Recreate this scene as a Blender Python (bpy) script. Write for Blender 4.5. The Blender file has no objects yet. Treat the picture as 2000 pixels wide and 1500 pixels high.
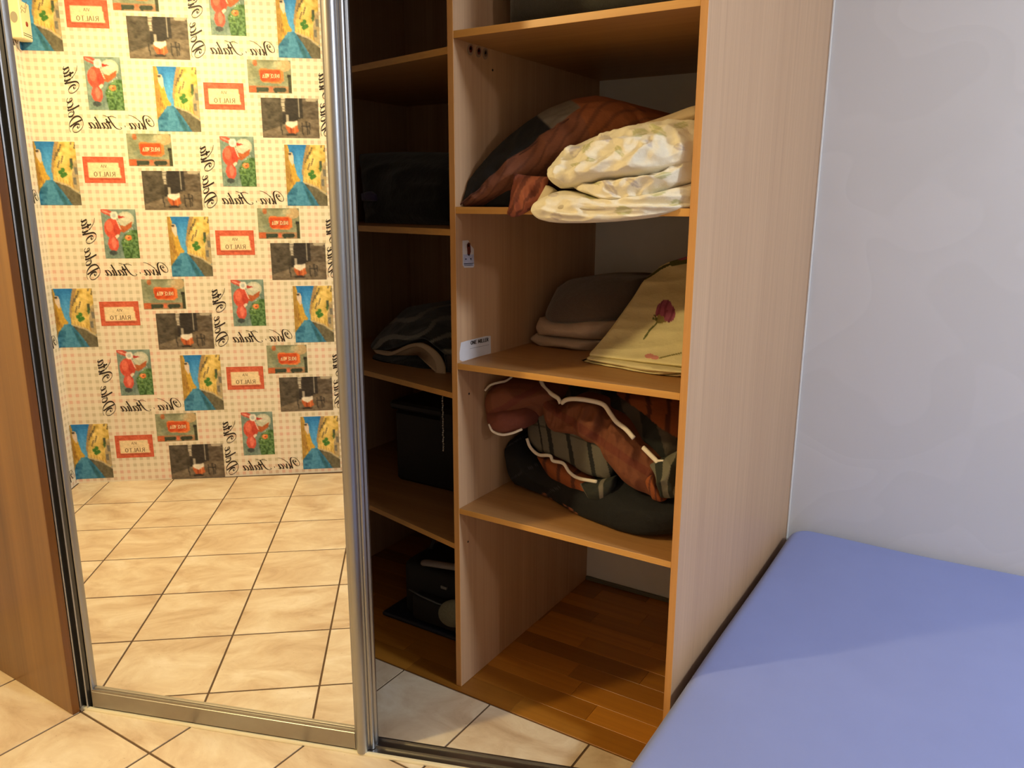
import bpy, bmesh, math, random
import numpy as np
from mathutils import Matrix, Vector, noise as mnoise

random.seed(7)
scene = bpy.context.scene
col = scene.collection

# ------------------------------------------------------------------ camera
CAM_H, FPX = 1.31, 1533.6
YAW, PITCH, ROLL = 0.561813, 0.227431, 0.003292
def cam_axes():
    cy, sy = math.cos(YAW), math.sin(YAW)
    f = np.array([-sy, cy, 0.]); r = np.array([cy, sy, 0.]); u = np.array([0, 0, 1.])
    cp, sp = math.cos(PITCH), math.sin(PITCH)
    f2 = f*cp - u*sp; u2 = u*cp + f*sp
    cr, sr = math.cos(ROLL), math.sin(ROLL)
    return r*cr + u2*sr, u2*cr - r*sr, f2
CR, CU, CF = cam_axes()
cam_data = bpy.data.cameras.new('camera')
cam_data.sensor_fit = 'HORIZONTAL'; cam_data.sensor_width = 36.0
cam_data.lens = FPX/2000*36.0; cam_data.clip_start = 0.02
cam = bpy.data.objects.new('camera', cam_data); col.objects.link(cam)
cam.matrix_world = Matrix(((CR[0], CU[0], -CF[0], 0), (CR[1], CU[1], -CF[1], 0), (CR[2], CU[2], -CF[2], CAM_H), (0, 0, 0, 1)))
scene.camera = cam

# ------------------------------------------------------------------ world, lamps, exposure
world = bpy.data.worlds.new('world'); scene.world = world
world.use_nodes = True
world.node_tree.nodes['Background'].inputs[0].default_value = (0.02, 0.02, 0.022, 1)
world.node_tree.nodes['Background'].inputs[1].default_value = 0.3
scene.view_settings.view_transform = 'Standard'
scene.view_settings.look = 'None'
scene.view_settings.gamma = 1.0
scene.view_settings.use_curve_mapping = False
scene.view_settings.exposure = 0.10
def lamp(name, loc, aim, power, colour, radius):
    """round ceiling fitting: a disc that shines towards aim"""
    d = bpy.data.lights.new(name, 'AREA'); d.shape = 'DISK'; d.size = 2*radius; d.energy = power; d.color = colour
    o = bpy.data.objects.new(name, d); col.objects.link(o); o.location = loc
    o.rotation_euler = (Vector(aim)-Vector(loc)).to_track_quat('-Z', 'Y').to_euler()
    return o
def fill_point(name, loc, power, colour, radius):
    """added point light near a lamp, shining all round to raise the ambient fill"""
    d = bpy.data.lights.new(name, 'POINT'); d.energy = power; d.color = colour; d.shadow_soft_size = radius
    o = bpy.data.objects.new(name, d); col.objects.link(o); o.location = loc
fill_point('warm_ambient_fill', (-2.03, -0.08, 2.38), 17, (1.0, 0.785, 0.41), 0.06)  # added fill at the warm lamp, lifts the bounce off the ceiling
fill_point('bedroom_ambient_fill', (1.9, 1.30, 2.38), 32, (0.74, 0.86, 1.0), 0.14)  # added fill light, raises the ambient level on the bedroom side
lamp('warm_ceiling_lamp_light', (-2.03, -0.08, 2.40), (-1.75, 0.3, 0.0), 29.5, (1.0, 0.785, 0.375), 0.055)
lamp('cool_wall_lamp_light', (3.3, 0.30, 2.36), (-0.3, 1.6, 0.9), 12.5, (0.98, 0.94, 0.93), 0.09)
lamp('bedroom_ceiling_lamp_light', (1.9, 1.30, 2.42), (0.3, 1.5, 0.0), 43, (0.74, 0.845, 0.99), 0.16)

# ------------------------------------------------------------------ helpers
def srgb(r, g, b):
    def c(v):
        v /= 255.0
        return v/12.92 if v <= 0.04045 else ((v+0.055)/1.055)**2.4
    return (c(r), c(g), c(b))
def px_ray(x, y):
    return CR*((x-1000)/FPX) - CU*((y-750)/FPX) + CF
def on_y(x, y, Y):
    d = px_ray(x, y); t = Y/d[1]; return np.array([d[0]*t, Y, CAM_H+d[2]*t])
def on_x(x, y, X):
    d = px_ray(x, y); t = X/d[0]; return np.array([X, d[1]*t, CAM_H+d[2]*t])

def tag(o, label=None, cat=None, group=None, kind=None):
    if label: o['label'] = label
    if cat: o['category'] = cat
    if group: o['group'] = group
    if kind: o['kind'] = kind
    return o
def obj(name, me, mat=None, parent=None):
    o = bpy.data.objects.new(name, me)
    if mat is not None and len(me.materials) == 0: me.materials.append(mat)
    col.objects.link(o)
    if parent is not None: o.parent = parent
    return o
def empty(name, loc=(0, 0, 0), rz=0.0):
    o = bpy.data.objects.new(name, None); col.objects.link(o)
    o.location = loc; o.rotation_euler = (0, 0, rz); o.empty_display_size = 0.1
    return o
def mesh(name, verts, faces, smooth=False):
    me = bpy.data.meshes.new(name); me.from_pydata([tuple(v) for v in verts], [], faces)
    me.update()
    if smooth: me.polygons.foreach_set('use_smooth', [True]*len(me.polygons))
    return me
def box_mesh(name, x0, x1, y0, y1, z0, z1, bevel=0.0):
    bm = bmesh.new(); bmesh.ops.create_cube(bm, size=1)
    for v in bm.verts:
        v.co = Vector((x0 if v.co.x < 0 else x1, y0 if v.co.y < 0 else y1, z0 if v.co.z < 0 else z1))
    if bevel > 0:
        bmesh.ops.bevel(bm, geom=list(bm.edges), offset=bevel, segments=1, affect='EDGES', profile=0.5)
    me = bpy.data.meshes.new(name); bm.to_mesh(me); bm.free()
    return me
def prism_mesh(name, pts, z0, z1):
    """extrude a plan outline (x,y) from z0 to z1"""
    n = len(pts); v = [(p[0], p[1], z0) for p in pts] + [(p[0], p[1], z1) for p in pts]
    f = [tuple(range(n))[::-1], tuple(range(n, 2*n))] + [(i, (i+1) % n, n+(i+1) % n, n+i) for i in range(n)]
    me = mesh(name, v, f)
    bm = bmesh.new(); bm.from_mesh(me); bmesh.ops.recalc_face_normals(bm, faces=bm.faces); bm.to_mesh(me); bm.free()
    return me
def tube_mesh(name, pts, r, seg=8, flat=1.0):
    """tube through points; r scalar or list"""
    P = [Vector(p) for p in pts]; n = len(P); v = []; f = []
    rs = r if isinstance(r, (list, tuple)) else [r]*n
    up = Vector((0, -1, 0.2)).normalized()
    for i in range(n):
        t = (P[min(i+1, n-1)]-P[max(i-1, 0)]).normalized()
        a = t.cross(up)
        if a.length < 1e-4: a = t.cross(Vector((1, 0, 0)))
        a.normalize(); b = a.cross(t)
        for k in range(seg):
            an = 2*math.pi*k/seg
            v.append(P[i] + a*math.cos(an)*rs[i] + b*math.sin(an)*rs[i]*flat)
    for i in range(n-1):
        for k in range(seg):
            f.append((i*seg+k, i*seg+(k+1) % seg, (i+1)*seg+(k+1) % seg, (i+1)*seg+k))
    f.append(tuple(range(seg))[::-1]); f.append(tuple(range((n-1)*seg, n*seg)))
    return mesh(name, v, f, True)
def catmull(P, n):
    """P: list of np arrays, resample to n points"""
    P = [np.array(p, float) for p in P]; m = len(P)
    out = []
    for i in range(n):
        t = i/(n-1)*(m-1); k = min(int(t), m-2); s = t-k
        p0 = P[k-1] if k > 0 else 2*P[0]-P[1]
        p1, p2 = P[k], P[k+1]
        p3 = P[k+2] if k+2 < m else 2*P[-1]-P[-2]
        out.append(0.5*((2*p1)+(-p0+p2)*s+(2*p0-5*p1+4*p2-p3)*s*s+(-p0+3*p1-3*p2+p3)*s**3))
    return out
def set_cols(me, cols):
    at = me.color_attributes.new('Col', 'FLOAT_COLOR', 'POINT')
    arr = np.ones((len(me.vertices), 4), np.float32); arr[:, :3] = cols
    at.data.foreach_set('color', arr.ravel())

# ------------------------------------------------------------------ materials
class NT:
    def __init__(self, name):
        self.m = bpy.data.materials.new(name); self.m.use_nodes = True
        self.t = self.m.node_tree; self.b = self.t.nodes['Principled BSDF']
    def n(self, kind, **kw):
        nd = self.t.nodes.new(kind)
        for k, v in kw.items(): setattr(nd, k, v)
        return nd
    def l(self, a, b): self.t.links.new(a, b)
    def math(self, op, a, b=None, c=None):
        nd = self.n('ShaderNodeMath', operation=op)
        for i, v in enumerate((a, b, c)):
            if v is None: continue
            if hasattr(v, 'links'): self.l(v, nd.inputs[i])
            else: nd.inputs[i].default_value = v
        return nd.outputs[0]
    def mix(self, fac, a, b, blend='MIX'):
        nd = self.n('ShaderNodeMix', data_type='RGBA', blend_type=blend)
        for s, v in ((nd.inputs[0], fac), (nd.inputs[6], a), (nd.inputs[7], b)):
            if hasattr(v, 'links'): self.l(v, s)
            elif isinstance(v, (int, float)): s.default_value = v
            else: s.default_value = (*v, 1)
        return nd.outputs[2]
    def ramp(self, fac, stops):
        nd = self.n('ShaderNodeValToRGB'); e = nd.color_ramp.elements
        while len(e) < len(stops): e.new(0.5)
        for k, (p, c) in enumerate(stops): e[k].position = p; e[k].color = (*c, 1)
        self.l(fac, nd.inputs[0]); return nd.outputs[0]
    def coord(self, scale=(1, 1, 1), which='Object', loc=None):
        tc = self.n('ShaderNodeTexCoord'); mp = self.n('ShaderNodeMapping')
        mp.inputs['Scale'].default_value = scale
        self.l(tc.outputs[which], mp.inputs[0])
        if loc is not None: self.l(loc, mp.inputs[1])
        return mp.outputs[0]
    def noise(self, vec, scale, detail=4, rough=0.55, dist=0.0):
        nd = self.n('ShaderNodeTexNoise'); self.l(vec, nd.inputs['Vector'])
        nd.inputs['Scale'].default_value = scale; nd.inputs['Detail'].default_value = detail
        nd.inputs['Roughness'].default_value = rough; nd.inputs['Distortion'].default_value = dist
        return nd.outputs['Fac']
    def bump(self, h, strength, dist=0.01):
        nd = self.n('ShaderNodeBump'); nd.inputs['Strength'].default_value = strength; nd.inputs['Distance'].default_value = dist
        self.l(h, nd.inputs['Height']); self.l(nd.outputs[0], self.b.inputs['Normal'])
    def base(self, s):
        if hasattr(s, 'links'): self.l(s, self.b.inputs['Base Color'])
        else: self.b.inputs['Base Color'].default_value = (*s, 1)
    def set(self, **kw):
        for k, v in kw.items(): self.b.inputs[k.replace('_', ' ')].default_value = v
        return self

def wood(name, dark, light, grain='z', rough=0.45, scale=1.0, fine=1.0, random_tint=0.0):
    M = NT(name)
    s = {'z': (150*scale, 150*scale, 2.2*scale), 'x': (2.2*scale, 150*scale, 150*scale), 'y': (150*scale, 2.2*scale, 150*scale)}[grain]
    oi = M.n('ShaderNodeObjectInfo')
    off = M.n('ShaderNodeCombineXYZ'); r7 = M.math('MULTIPLY', oi.outputs['Random'], 37.0)
    for i in range(3): M.l(r7, off.inputs[i])
    v = M.coord(s, 'Object', off.outputs[0])
    a = M.noise(v, 1.0, 5, 0.6, 0.3)
    s2 = tuple(k*0.10 for k in s); v2 = M.coord(s2, 'Object', off.outputs[0])
    b = M.noise(v2, 1.0, 3, 0.5, 1.2)
    f = M.math('ADD', M.math('MULTIPLY', a, 0.6*fine), M.math('MULTIPLY', b, 0.5))
    c = M.ramp(f, [(0.28, dark), (0.80, light)])
    if random_tint:
        k = M.math('MULTIPLY', oi.outputs['Random'], random_tint)
        c = M.mix(k, c, tuple(x*0.35 for x in dark))
    M.base(c); M.set(Roughness=rough)
    M.bump(a, 0.05, 0.002)
    return M.m

BEECH = wood('beech_board', srgb(172, 134, 100), srgb(204, 166, 128), 'z', 0.42)
BEECH_X = wood('beech_shelf', srgb(152, 106, 60), srgb(186, 138, 84), 'x', 0.40)
BAND = wood('beech_edge_band', srgb(190, 132, 72), srgb(214, 158, 92), 'z', 0.38)
BAND_X = wood('beech_edge_band_flat', srgb(194, 136, 66), srgb(218, 164, 86), 'x', 0.38)
ENDPANEL = wood('brown_cherry_veneer', srgb(86, 55, 22), srgb(144, 102, 48), 'z', 0.32, 0.25)
PARQUET = wood('oak_parquet', srgb(164, 100, 30), srgb(208, 140, 48), 'x', 0.36, 0.5, 1.0, 0.62)
DARKGAP = NT('dark_gap'); DARKGAP.base(srgb(30, 24, 20)); DARKGAP.set(Roughness=0.9); DARKGAP = DARKGAP.m

def plain(name, c, rough=0.5, metallic=0.0, var=0.0, scale=20.0, bump=0.0):
    M = NT(name)
    if var > 0:
        v = M.coord(); n = M.noise(v, scale, 4)
        M.base(M.mix(n, tuple(x*(1-var) for x in c), tuple(min(1, x*(1+var)) for x in c)))
        if bump: M.bump(n, bump, 0.004)
    else: M.base(c)
    M.set(Roughness=rough, Metallic=metallic); return M.m

ALU = NT('anodised_aluminium')
v = ALU.coord((1, 1, 0.02)); n_ = ALU.noise(v, 300, 2)
ALU.base(ALU.mix(n_, (0.36, 0.36, 0.365), (0.40, 0.40, 0.405))); ALU.set(Metallic=1.0, Roughness=0.36)
ALU = ALU.m
ALU_RAIL = plain('satin_bronze_aluminium', (0.36, 0.345, 0.32), 0.36, 1.0, 0.06, 60)
BRIGHT = plain('bright_track_aluminium', (0.88, 0.80, 0.56), 0.45, 0.35)
MIRROR = NT('mirror_silver'); MIRROR.base((0.93, 0.935, 0.93)); MIRROR.set(Metallic=1.0, Roughness=0.0); MIRROR = MIRROR.m

# ceramic floor tile
M = NT('beige_stone_tile'); oi = M.n('ShaderNodeObjectInfo')
off = M.n('ShaderNodeCombineXYZ'); r7 = M.math('MULTIPLY', oi.outputs['Random'], 53.0)
M.l(r7, off.inputs[0]); M.l(r7, off.inputs[1])
v = M.coord((1.0, 1.7, 1), 'Object', off.outputs[0])
a = M.noise(v, 5.0, 8, 0.62, 0.7); b = M.noise(v, 26.0, 6, 0.65, 0.3)
c = M.ramp(a, [(0.30, srgb(182, 152, 118)), (0.44, srgb(210, 186, 152)), (0.55, srgb(224, 206, 174)), (0.70, srgb(238, 226, 202))])
c = M.mix(M.math('MULTIPLY', b, 0.50), c, srgb(202, 174, 144))
sp = M.ramp(M.noise(v, 90, 2, 0.5), [(0.24, (1, 1, 1)), (0.30, (0, 0, 0))])
c = M.mix(M.math('MULTIPLY', sp, 0.45), c, srgb(150, 116, 84))
M.base(c); M.set(Roughness=0.42); M.bump(b, 0.06, 0.004); TILE = M.m
GROUT = plain('brown_grout', srgb(96, 72, 48), 0.9, 0, 0.2, 60)

# white plaster wall
M = NT('white_plaster')
v = M.coord((1, 1, 1)); big = M.noise(v, 1.6, 2, 0.4, 0.8); fine = M.noise(v, 140, 3, 0.6)
patch = M.ramp(M.noise(v, 2.2, 1.0, 0.35, 1.0), [(0.0, (0, 0, 0)), (0.440, (0, 0, 0)), (0.452, (0.45, 0.45, 0.45)), (0.56, (0.2, 0.2, 0.2)), (0.572, (0.7, 0.7, 0.7)), (0.75, (0.3, 0.3, 0.3))])
c = M.mix(big, srgb(206, 205, 204), srgb(218, 216, 217)); c = M.mix(M.math('MULTIPLY', patch, 0.36), c, srgb(230, 228, 229))
M.base(c); M.set(Roughness=0.6)
hh = M.math('ADD', M.math('MULTIPLY', fine, 0.10), M.math('MULTIPLY', patch, 0.5)); M.bump(hh, 0.14, 0.005); PLASTER = M.m
CEIL = plain('white_ceiling_paint', srgb(225, 222, 216), 0.8, 0, 0.03, 8)

# wallpaper gingham: stripes woven both ways, some of them rose
M = NT('gingham_wallpaper')
tc = M.n('ShaderNodeTexCoord'); sx = M.n('ShaderNodeSeparateXYZ'); M.l(tc.outputs['Object'], sx.inputs[0])
PU, PV = 0.531/17, 0.635/20
def stripe(s, p):
    q = M.math('DIVIDE', s, p); fr = M.math('SUBTRACT', q, M.math('FLOOR', q))
    d = M.math('ABSOLUTE', M.math('SUBTRACT', fr, 0.5))
    k = M.n('ShaderNodeMapRange'); k.interpolation_type = 'SMOOTHSTEP'
    M.l(d, k.inputs[0]); k.inputs[1].default_value = 0.20; k.inputs[2].default_value = 0.27; k.inputs[3].default_value = 1; k.inputs[4].default_value = 0
    idx = M.math('FLOOR', q)
    md = M.math('FLOORED_MODULO', idx, 6.0)
    pink = M.math('LESS_THAN', md, 1.5)
    return k.outputs[0], pink
su, pu = stripe(sx.outputs[0], PU); sv, pv = stripe(sx.outputs[2], PV)
v = M.coord(); wv = M.noise(v, 260, 2, 0.6); soft = M.noise(v, 5, 2)
cream = M.mix(soft, srgb(232, 220, 196), srgb(238, 227, 205))
tanc, pinkc = srgb(186, 172, 134), srgb(222, 160, 138)
ccu = M.mix(pu, tanc, pinkc); ccv = M.mix(pv, tanc, pinkc)
wk = M.math('ADD', 0.75, M.math('MULTIPLY', wv, 0.5))
c = M.mix(M.math('MULTIPLY', M.math('MULTIPLY', su, 0.14), wk), cream, ccu)
c = M.mix(M.math('MULTIPLY', M.math('MULTIPLY', sv, 0.14), wk), c, ccv)
both = M.math('MULTIPLY', su, sv)
c = M.mix(M.math('MULTIPLY', M.math('MULTIPLY', both, 0.52), wk), c, M.mix(0.5, ccu, ccv))
M.base(c); M.set(Roughness=0.7); M.bump(wv, 0.04, 0.002); WALLPAPER = M.m

# printed colours / cloth from vertex colours
def vcol_mat(name, rough=0.7, weave=0.0, wscale=900, sheen=0.0):
    M = NT(name); a = M.n('ShaderNodeVertexColor'); a.layer_name = 'Col'
    c = a.outputs[0]
    if weave:
        v = M.coord(); n = M.noise(v, wscale, 2, 0.6); m2 = M.noise(v, 35, 3, 0.6)
        k = M.math('ADD', 1.0-weave*0.5, M.math('MULTIPLY', n, weave))
        sc = M.n('ShaderNodeVectorMath', operation='SCALE'); M.l(c, sc.inputs[0]); M.l(k, sc.inputs['Scale'])
        c = sc.outputs[0]; M.bump(M.math('ADD', M.math('MULTIPLY', n, 0.2), m2), 0.45, 0.008)
    M.base(c); M.set(Roughness=rough)
    if sheen: M.set(Sheen_Weight=sheen)
    return M.m
PRINT = vcol_mat('wallpaper_print', 0.65)
CLOTH = vcol_mat('woven_cloth', 0.85, 0.25)
FLEECE = vcol_mat('fleece_cloth', 0.95, 0.5, 420, 0.3)
INK = plain('black_ink', srgb(38, 26, 20), 0.6)
INKBROWN = plain('brown_ink', srgb(128, 104, 78), 0.7)
INKCREAM = plain('cream_ink', srgb(250, 214, 170), 0.7)
PIPING = plain('white_piping_cord', srgb(232, 222, 208), 0.7, 0, 0.06, 200)

# ------------------------------------------------------------------ room shell
CEIL_Z = 2.50
WALL_A = (-2.6592, -0.8362)                  # corner between the papered walls
WALL_RZ = -0.0229
YB, YN, YF = 2.655, 2.322, 1.5615            # room back wall, alcove back, shelving front
XR0, XR1, XD0, XD1, XL = -0.5608, -0.5447, -1.1616, -1.1450, -1.930

floor = tag(obj('floor', box_mesh('floor', -2.70, 4.5, -1.10, 2.70, -0.10, -0.0022), GROUT), kind='structure')
ceiling = tag(obj('ceiling', box_mesh('ceiling', -2.75, 4.55, -1.15, 2.75, CEIL_Z, CEIL_Z+0.1), CEIL), kind='structure')
tag(obj('wall_back', box_mesh('wall_back', -2.75, 4.55, YB, YB+0.1, 0, CEIL_Z), PLASTER), kind='structure')
tag(obj('trim_1', box_mesh('trim_1', -0.5447, -0.5385, YB-0.006, YB, 0.01, CEIL_Z, 0.0015), CEIL), kind='structure')
tag(obj('wall_right', box_mesh('wall_right', 4.45, 4.55, -1.05, YB, 0, CEIL_Z), PLASTER), kind='structure')
tag(obj('wall_alcove', box_mesh('wall_alcove', XD1-0.02, XR0+0.004, YN, YN+0.09, 0, CEIL_Z), PLASTER), kind='structure')
wall_front = tag(obj('wall_front', box_mesh('wall_front', 0, 7.15, -0.1, 0, 0, CEIL_Z), WALLPAPER), kind='structure')
wall_front.location = (*WALL_A, 0); wall_front.rotation_euler = (0, 0, WALL_RZ)
wall_left = tag(obj('wall_left', box_mesh('wall_left', -3.5, 0.05, -0.1, 0, 0, CEIL_Z), WALLPAPER), kind='structure')
wall_left.location = (*WALL_A, 0); wall_left.rotation_euler = (0, 0, -math.pi/2)

# floor tiles
PITCH_T, GAP = 0.297, 0.0038
tx = [-2.655, -2.5205] + [-2.5205+PITCH_T*k for k in range(1, 11)]
ty = [-0.846+PITCH_T*k for k in range(0, 8)] + [1.541]
tile_me = box_mesh('tile', -0.5, 0.5, -0.5, 0.5, -0.008, 0.0)
bm = bmesh.new(); bm.from_mesh(tile_me)
bmesh.ops.bevel(bm, geom=[e for e in bm.edges if all(abs(v.co.z) < 1e-6 for v in e.verts)], offset=0.004, segments=2, affect='EDGES')
for v_ in bm.verts:
    v_.co.x *= PITCH_T-GAP; v_.co.y *= PITCH_T-GAP
bm.to_mesh(tile_me); bm.free(); tile_me.materials.append(TILE)
for i in range(len(tx)-1):
    for j in range(len(ty)-1):
        if ty[j] > 1.2 and tx[i] < -1.95: continue
        t = obj('tile', tile_me, None, floor)
        t.location = ((tx[i]+tx[i+1])/2, (ty[j]+ty[j+1])/2, random.uniform(-0.0003, 0.0003))
        t.scale = ((tx[i+1]-tx[i]-GAP)/(PITCH_T-GAP), (ty[j+1]-ty[j]-GAP)/(PITCH_T-GAP), 1)
# parquet strips inside the wardrobe
RW = 0.0735
joints = [[-1.62, -1.33, -0.975, -0.60], [-1.75, -1.40, -1.14, -0.79], [-1.55, -1.23, -0.872, -0.56], [-1.70, -1.28, -0.92, -0.62],
          [-1.46, -1.098, -0.734], [-1.62, -1.30, -0.967, -0.60], [-1.50, -1.14, -0.778], [-1.70, -1.36, -1.00, -0.66], [-1.56, -1.22, -0.86],
          [-1.75, -1.40, -1.06, -0.70], [-1.60, -1.25, -0.90]]
for r, js in enumerate(joints):
    y0 = 1.5425+RW*r; y1 = min(y0+RW, YN)
    if y1-y0 < 0.01: continue
    xs = [XL] + js + ([XR0] if XR0-js[-1] > 0.03 else [])
    xs[-1] = XR0
    for k in range(len(xs)-1):
        me = box_mesh('plank', -(xs[k+1]-xs[k])/2+0.0003, (xs[k+1]-xs[k])/2-0.0003, -(y1-y0)/2+0.0003, (y1-y0)/2-0.0003, -0.006, 0.0012, 0.0005)
        p = obj('plank', me, PARQUET, floor); p.location = ((xs[k]+xs[k+1])/2, (y0+y1)/2, 0)
b_ = tag(obj('baseboard_alcove', box_mesh('baseboard_alcove', XD1, XR0, YN-0.010, YN, 0.001, 0.016, 0.003), plain('grey_sealant_strip', srgb(96, 92, 80), 0.8)), kind='structure')

# ------------------------------------------------------------------ shelving, right unit
unit = empty('open_shelving_unit', (XD0, YF, 0))
tag(unit, 'beech open shelving unit holding folded bedding beside the white wall', 'shelving unit')
def part(name, x0, x1, y0, y1, z0, z1, mat, parent, bevel=0.0006):
    o = obj(name, box_mesh(name, x0-parent.location.x, x1-parent.location.x, y0-parent.location.y, y1-parent.location.y, z0, z1, bevel), mat, parent)
    return o
def band(x0, x1, z0, z1, parent, flat, rt, yf=YF):
    # part band under a panel (sub-part): its parent's mesh is in root coordinates
    o = obj('edge_band', box_mesh('edge_band', x0-rt.location.x, x1-rt.location.x, yf-0.0012-rt.location.y, yf-rt.location.y, z0, z1, 0.0004), BAND_X if flat else BAND, parent)
    return o
dv = part('side_panel', XD0, XD1, YF, YN, 0.002, 2.42, BEECH, unit); band(XD0, XD1, 0.002, 2.42, dv, False, unit)
rp = part('side_panel', XR0, XR1, YF, YB-0.002, 0.002, 2.42, BEECH, unit); band(XR0, XR1, 0.002, 2.42, rp, False, unit)
SH = [(0.5130, 0.5276), (0.9005, 0.9160), (1.2830, 1.2990), (1.6760, 1.6920), (2.06, 2.076), (2.404, 2.42)]
for z0, z1 in SH:
    s = part('shelf', XD1, XR0, YF+0.001, YN, z0, z1, BEECH_X, unit); band(XD1+0.0003, XR0-0.0003, z0, z1, s, True, unit, YF+0.001)
for (px, py) in ((914, 1058), (916, 769), (962, 137)):
    p = on_x(px, py, XD1)
    me = bpy.data.meshes.new('pin_hole'); bm = bmesh.new()
    bmesh.ops.create_cone(bm, cap_ends=True, segments=10, radius1=0.003, radius2=0.003, depth=0.0008, matrix=Matrix.Rotation(math.pi/2, 4, 'Y')); bm.to_mesh(me); bm.free()
    h = obj('pin_hole', me, DARKGAP, dv); h.location = (p[0]+0.0003-unit.location.x, p[1]-unit.location.y, p[2])

# left corner unit: shelves with slanted fronts
lunit = empty('corner_shelving_unit', (XL, YF, 0))
tag(lunit, 'dark corner shelving unit with slanted shelf fronts behind the mirror door', 'shelving unit')
part('side_panel', XL, XL+0.016, 1.69, YN, 0.002, 2.42, BEECH, lunit)
tag(obj('wardrobe_left_panel_front', box_mesh('wardrobe_left_panel_front', XL, XL+0.016, 0.995, 1.688, 0.0, CEIL_Z), BEECH), kind='structure')  # unseen front part of the left side panel, closes in the dark interior
part('back_panel', XL+0.016, XD0, YN-0.004, YN, 0.002, 2.42, BEECH, lunit)
SLX = XL+0.016; SLOPE = -0.222
def front_y(x): return 1.5635+(x-XD0)*SLOPE
for z0, z1 in ((0.4090, 0.4235), (0.8225, 0.8370), (1.2305, 1.2460), (1.6440, 1.6595), (2.05, 2.066), (2.404, 2.42)):
    pts = [(XD0, 1.5635), (XD0, YN-0.004), (SLX, YN-0.004), (SLX, front_y(SLX))]
    s = obj('shelf', prism_mesh('shelf', [(p[0]-XL, p[1]-YF) for p in pts], z0, z1), BEECH_X, lunit)
    nx, ny = -SLOPE, 1.0; L_ = math.hypot(SLOPE, 1); ox, oy = SLOPE/L_*0.0012, -1/L_*0.0012
    q = [(XD0, 1.5635), (SLX, front_y(SLX)), (SLX, front_y(SLX)-0.0012), (XD0, 1.5635-0.0012)]
    obj('edge_band', prism_mesh('edge_band', [(p[0]-XL, p[1]-YF) for p in q], z0, z1), BAND_X, s)

# brown end panel left of the sliding door
ep = empty('end_panel', (-2.30, 0.916, 0)); tag(ep, 'brown wood veneer end panel left of the mirror door', 'panel')
obj('board', box_mesh('board', -2.655+2.30, -1.9300+2.30, 0.0, 0.019, 0.001, 2.47, 0.0008), ENDPANEL, ep)
obj('edge_band', box_mesh('edge_band', -1.9300+2.30, -1.9288+2.30, 0.0004, 0.0186, 0.001, 2.47), wood('end_panel_edge', srgb(100, 56, 14), srgb(132, 80, 24), 'z', 0.3), ep)

# ------------------------------------------------------------------ sliding mirror door on its diagonal track
MP = (-1.929, 0.9597); MA = math.radians(19.6)
door = empty('mirror_sliding_door', (*MP, 0), MA)        # local x along the door, local -y towards the room
tag(door, 'sliding wardrobe door with a full mirror in a grey aluminium frame', 'sliding door')
def dprism(name, pts, z0, z1, mat, parent=door):
    return obj(name, prism_mesh(name, [(s, -o) for s, o in pts], z0, z1), mat, parent)
DT = 2.40
obj('mirror_pane', box_mesh('mirror_pane', 0.012, 0.775, 0.0, 0.004, 0.050, DT-0.03), MIRROR, door)
obj('mirror_backing', box_mesh('mirror_backing', 0.012, 0.775, 0.0042, 0.014, 0.045, DT-0.02), plain('mirror_backing_board', srgb(86, 74, 62), 0.8), door)
def arc(cx, cy, r, a0, a1, n):
    return [(cx+r*math.cos(math.radians(a0+(a1-a0)*k/n)), cy+r*math.sin(math.radians(a0+(a1-a0)*k/n))) for k in range(n+1)]
stR = [(0.7615, -0.001), (0.7625, 0.008)] + arc(0.7800, 0.0040, 0.0145, 165, 12, 10) + [(0.7900, 0.0015), (0.7905, -0.0030), (0.7945, -0.0050)] + \
      arc(0.7965, -0.0130, 0.0085, 95, -85, 8) + [(0.8015, -0.0240), (0.8055, -0.0270), (0.8060, -0.0330), (0.7700, -0.0330), (0.7620, -0.0200)]
sr = dprism('stile', stR, 0.004, DT, ALU)
def mir(p): return [(0.7845-s, o) for s, o in p]
stL = [(0.0265, 0.002), (0.0250, 0.009), (0.0225, 0.0105), (0.0205, 0.009), (0.0195, -0.014), (0.0105, -0.014), (0.0095, 0.0125), (0.0075, 0.0150), (0.0055, 0.0125), (0.0045, -0.012), (-0.0095, -0.012), (-0.0105, 0.0140), (-0.0125, 0.0165), (-0.0160, 0.0150), (-0.0185, 0.0100),
       (-0.0190, -0.030), (0.022, -0.030), (0.0265, -0.018)]
sl = dprism('stile', stL, 0.004, DT, ALU)
for _o in (sr, sl):
    _o.data.polygons.foreach_set('use_smooth', [True]*len(_o.data.polygons)); _o.data.set_sharp_from_angle(angle=math.radians(35))
def rail(name, prof, s0, s1, mat, parent, rz_off=0):
    """prof: (o,z) outline extruded along s"""
    n = len(prof); v = [(s0, -o, z) for o, z in prof] + [(s1, -o, z) for o, z in prof]
    f = [tuple(range(n)), tuple(range(n, 2*n))[::-1]] + [(i, n+i, n+(i+1) % n, (i+1) % n) for i in range(n)]
    me = mesh(name, v, f); bm = bmesh.new(); bm.from_mesh(me); bmesh.ops.recalc_face_normals(bm, faces=bm.faces); bm.to_mesh(me); bm.free()
    return obj(name, me, mat, parent)
rail('bottom_rail', [(-0.006, 0.0655), (0.0015, 0.0655), (0.0030, 0.0640), (0.0040, 0.0615), (0.0095, 0.0615), (0.0100, 0.0600), (0.0100, 0.0560), (0.0112, 0.0550), (0.0112, 0.0120), (-0.012, 0.0120), (-0.012, 0.050)], 0.0235, 0.7635, ALU_RAIL, door)
rail('top_rail', [(-0.012, DT), (0.0112, DT), (0.0112, DT-0.055), (-0.012, DT-0.055)], 0.0235, 0.7635, ALU_RAIL, door)
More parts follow.
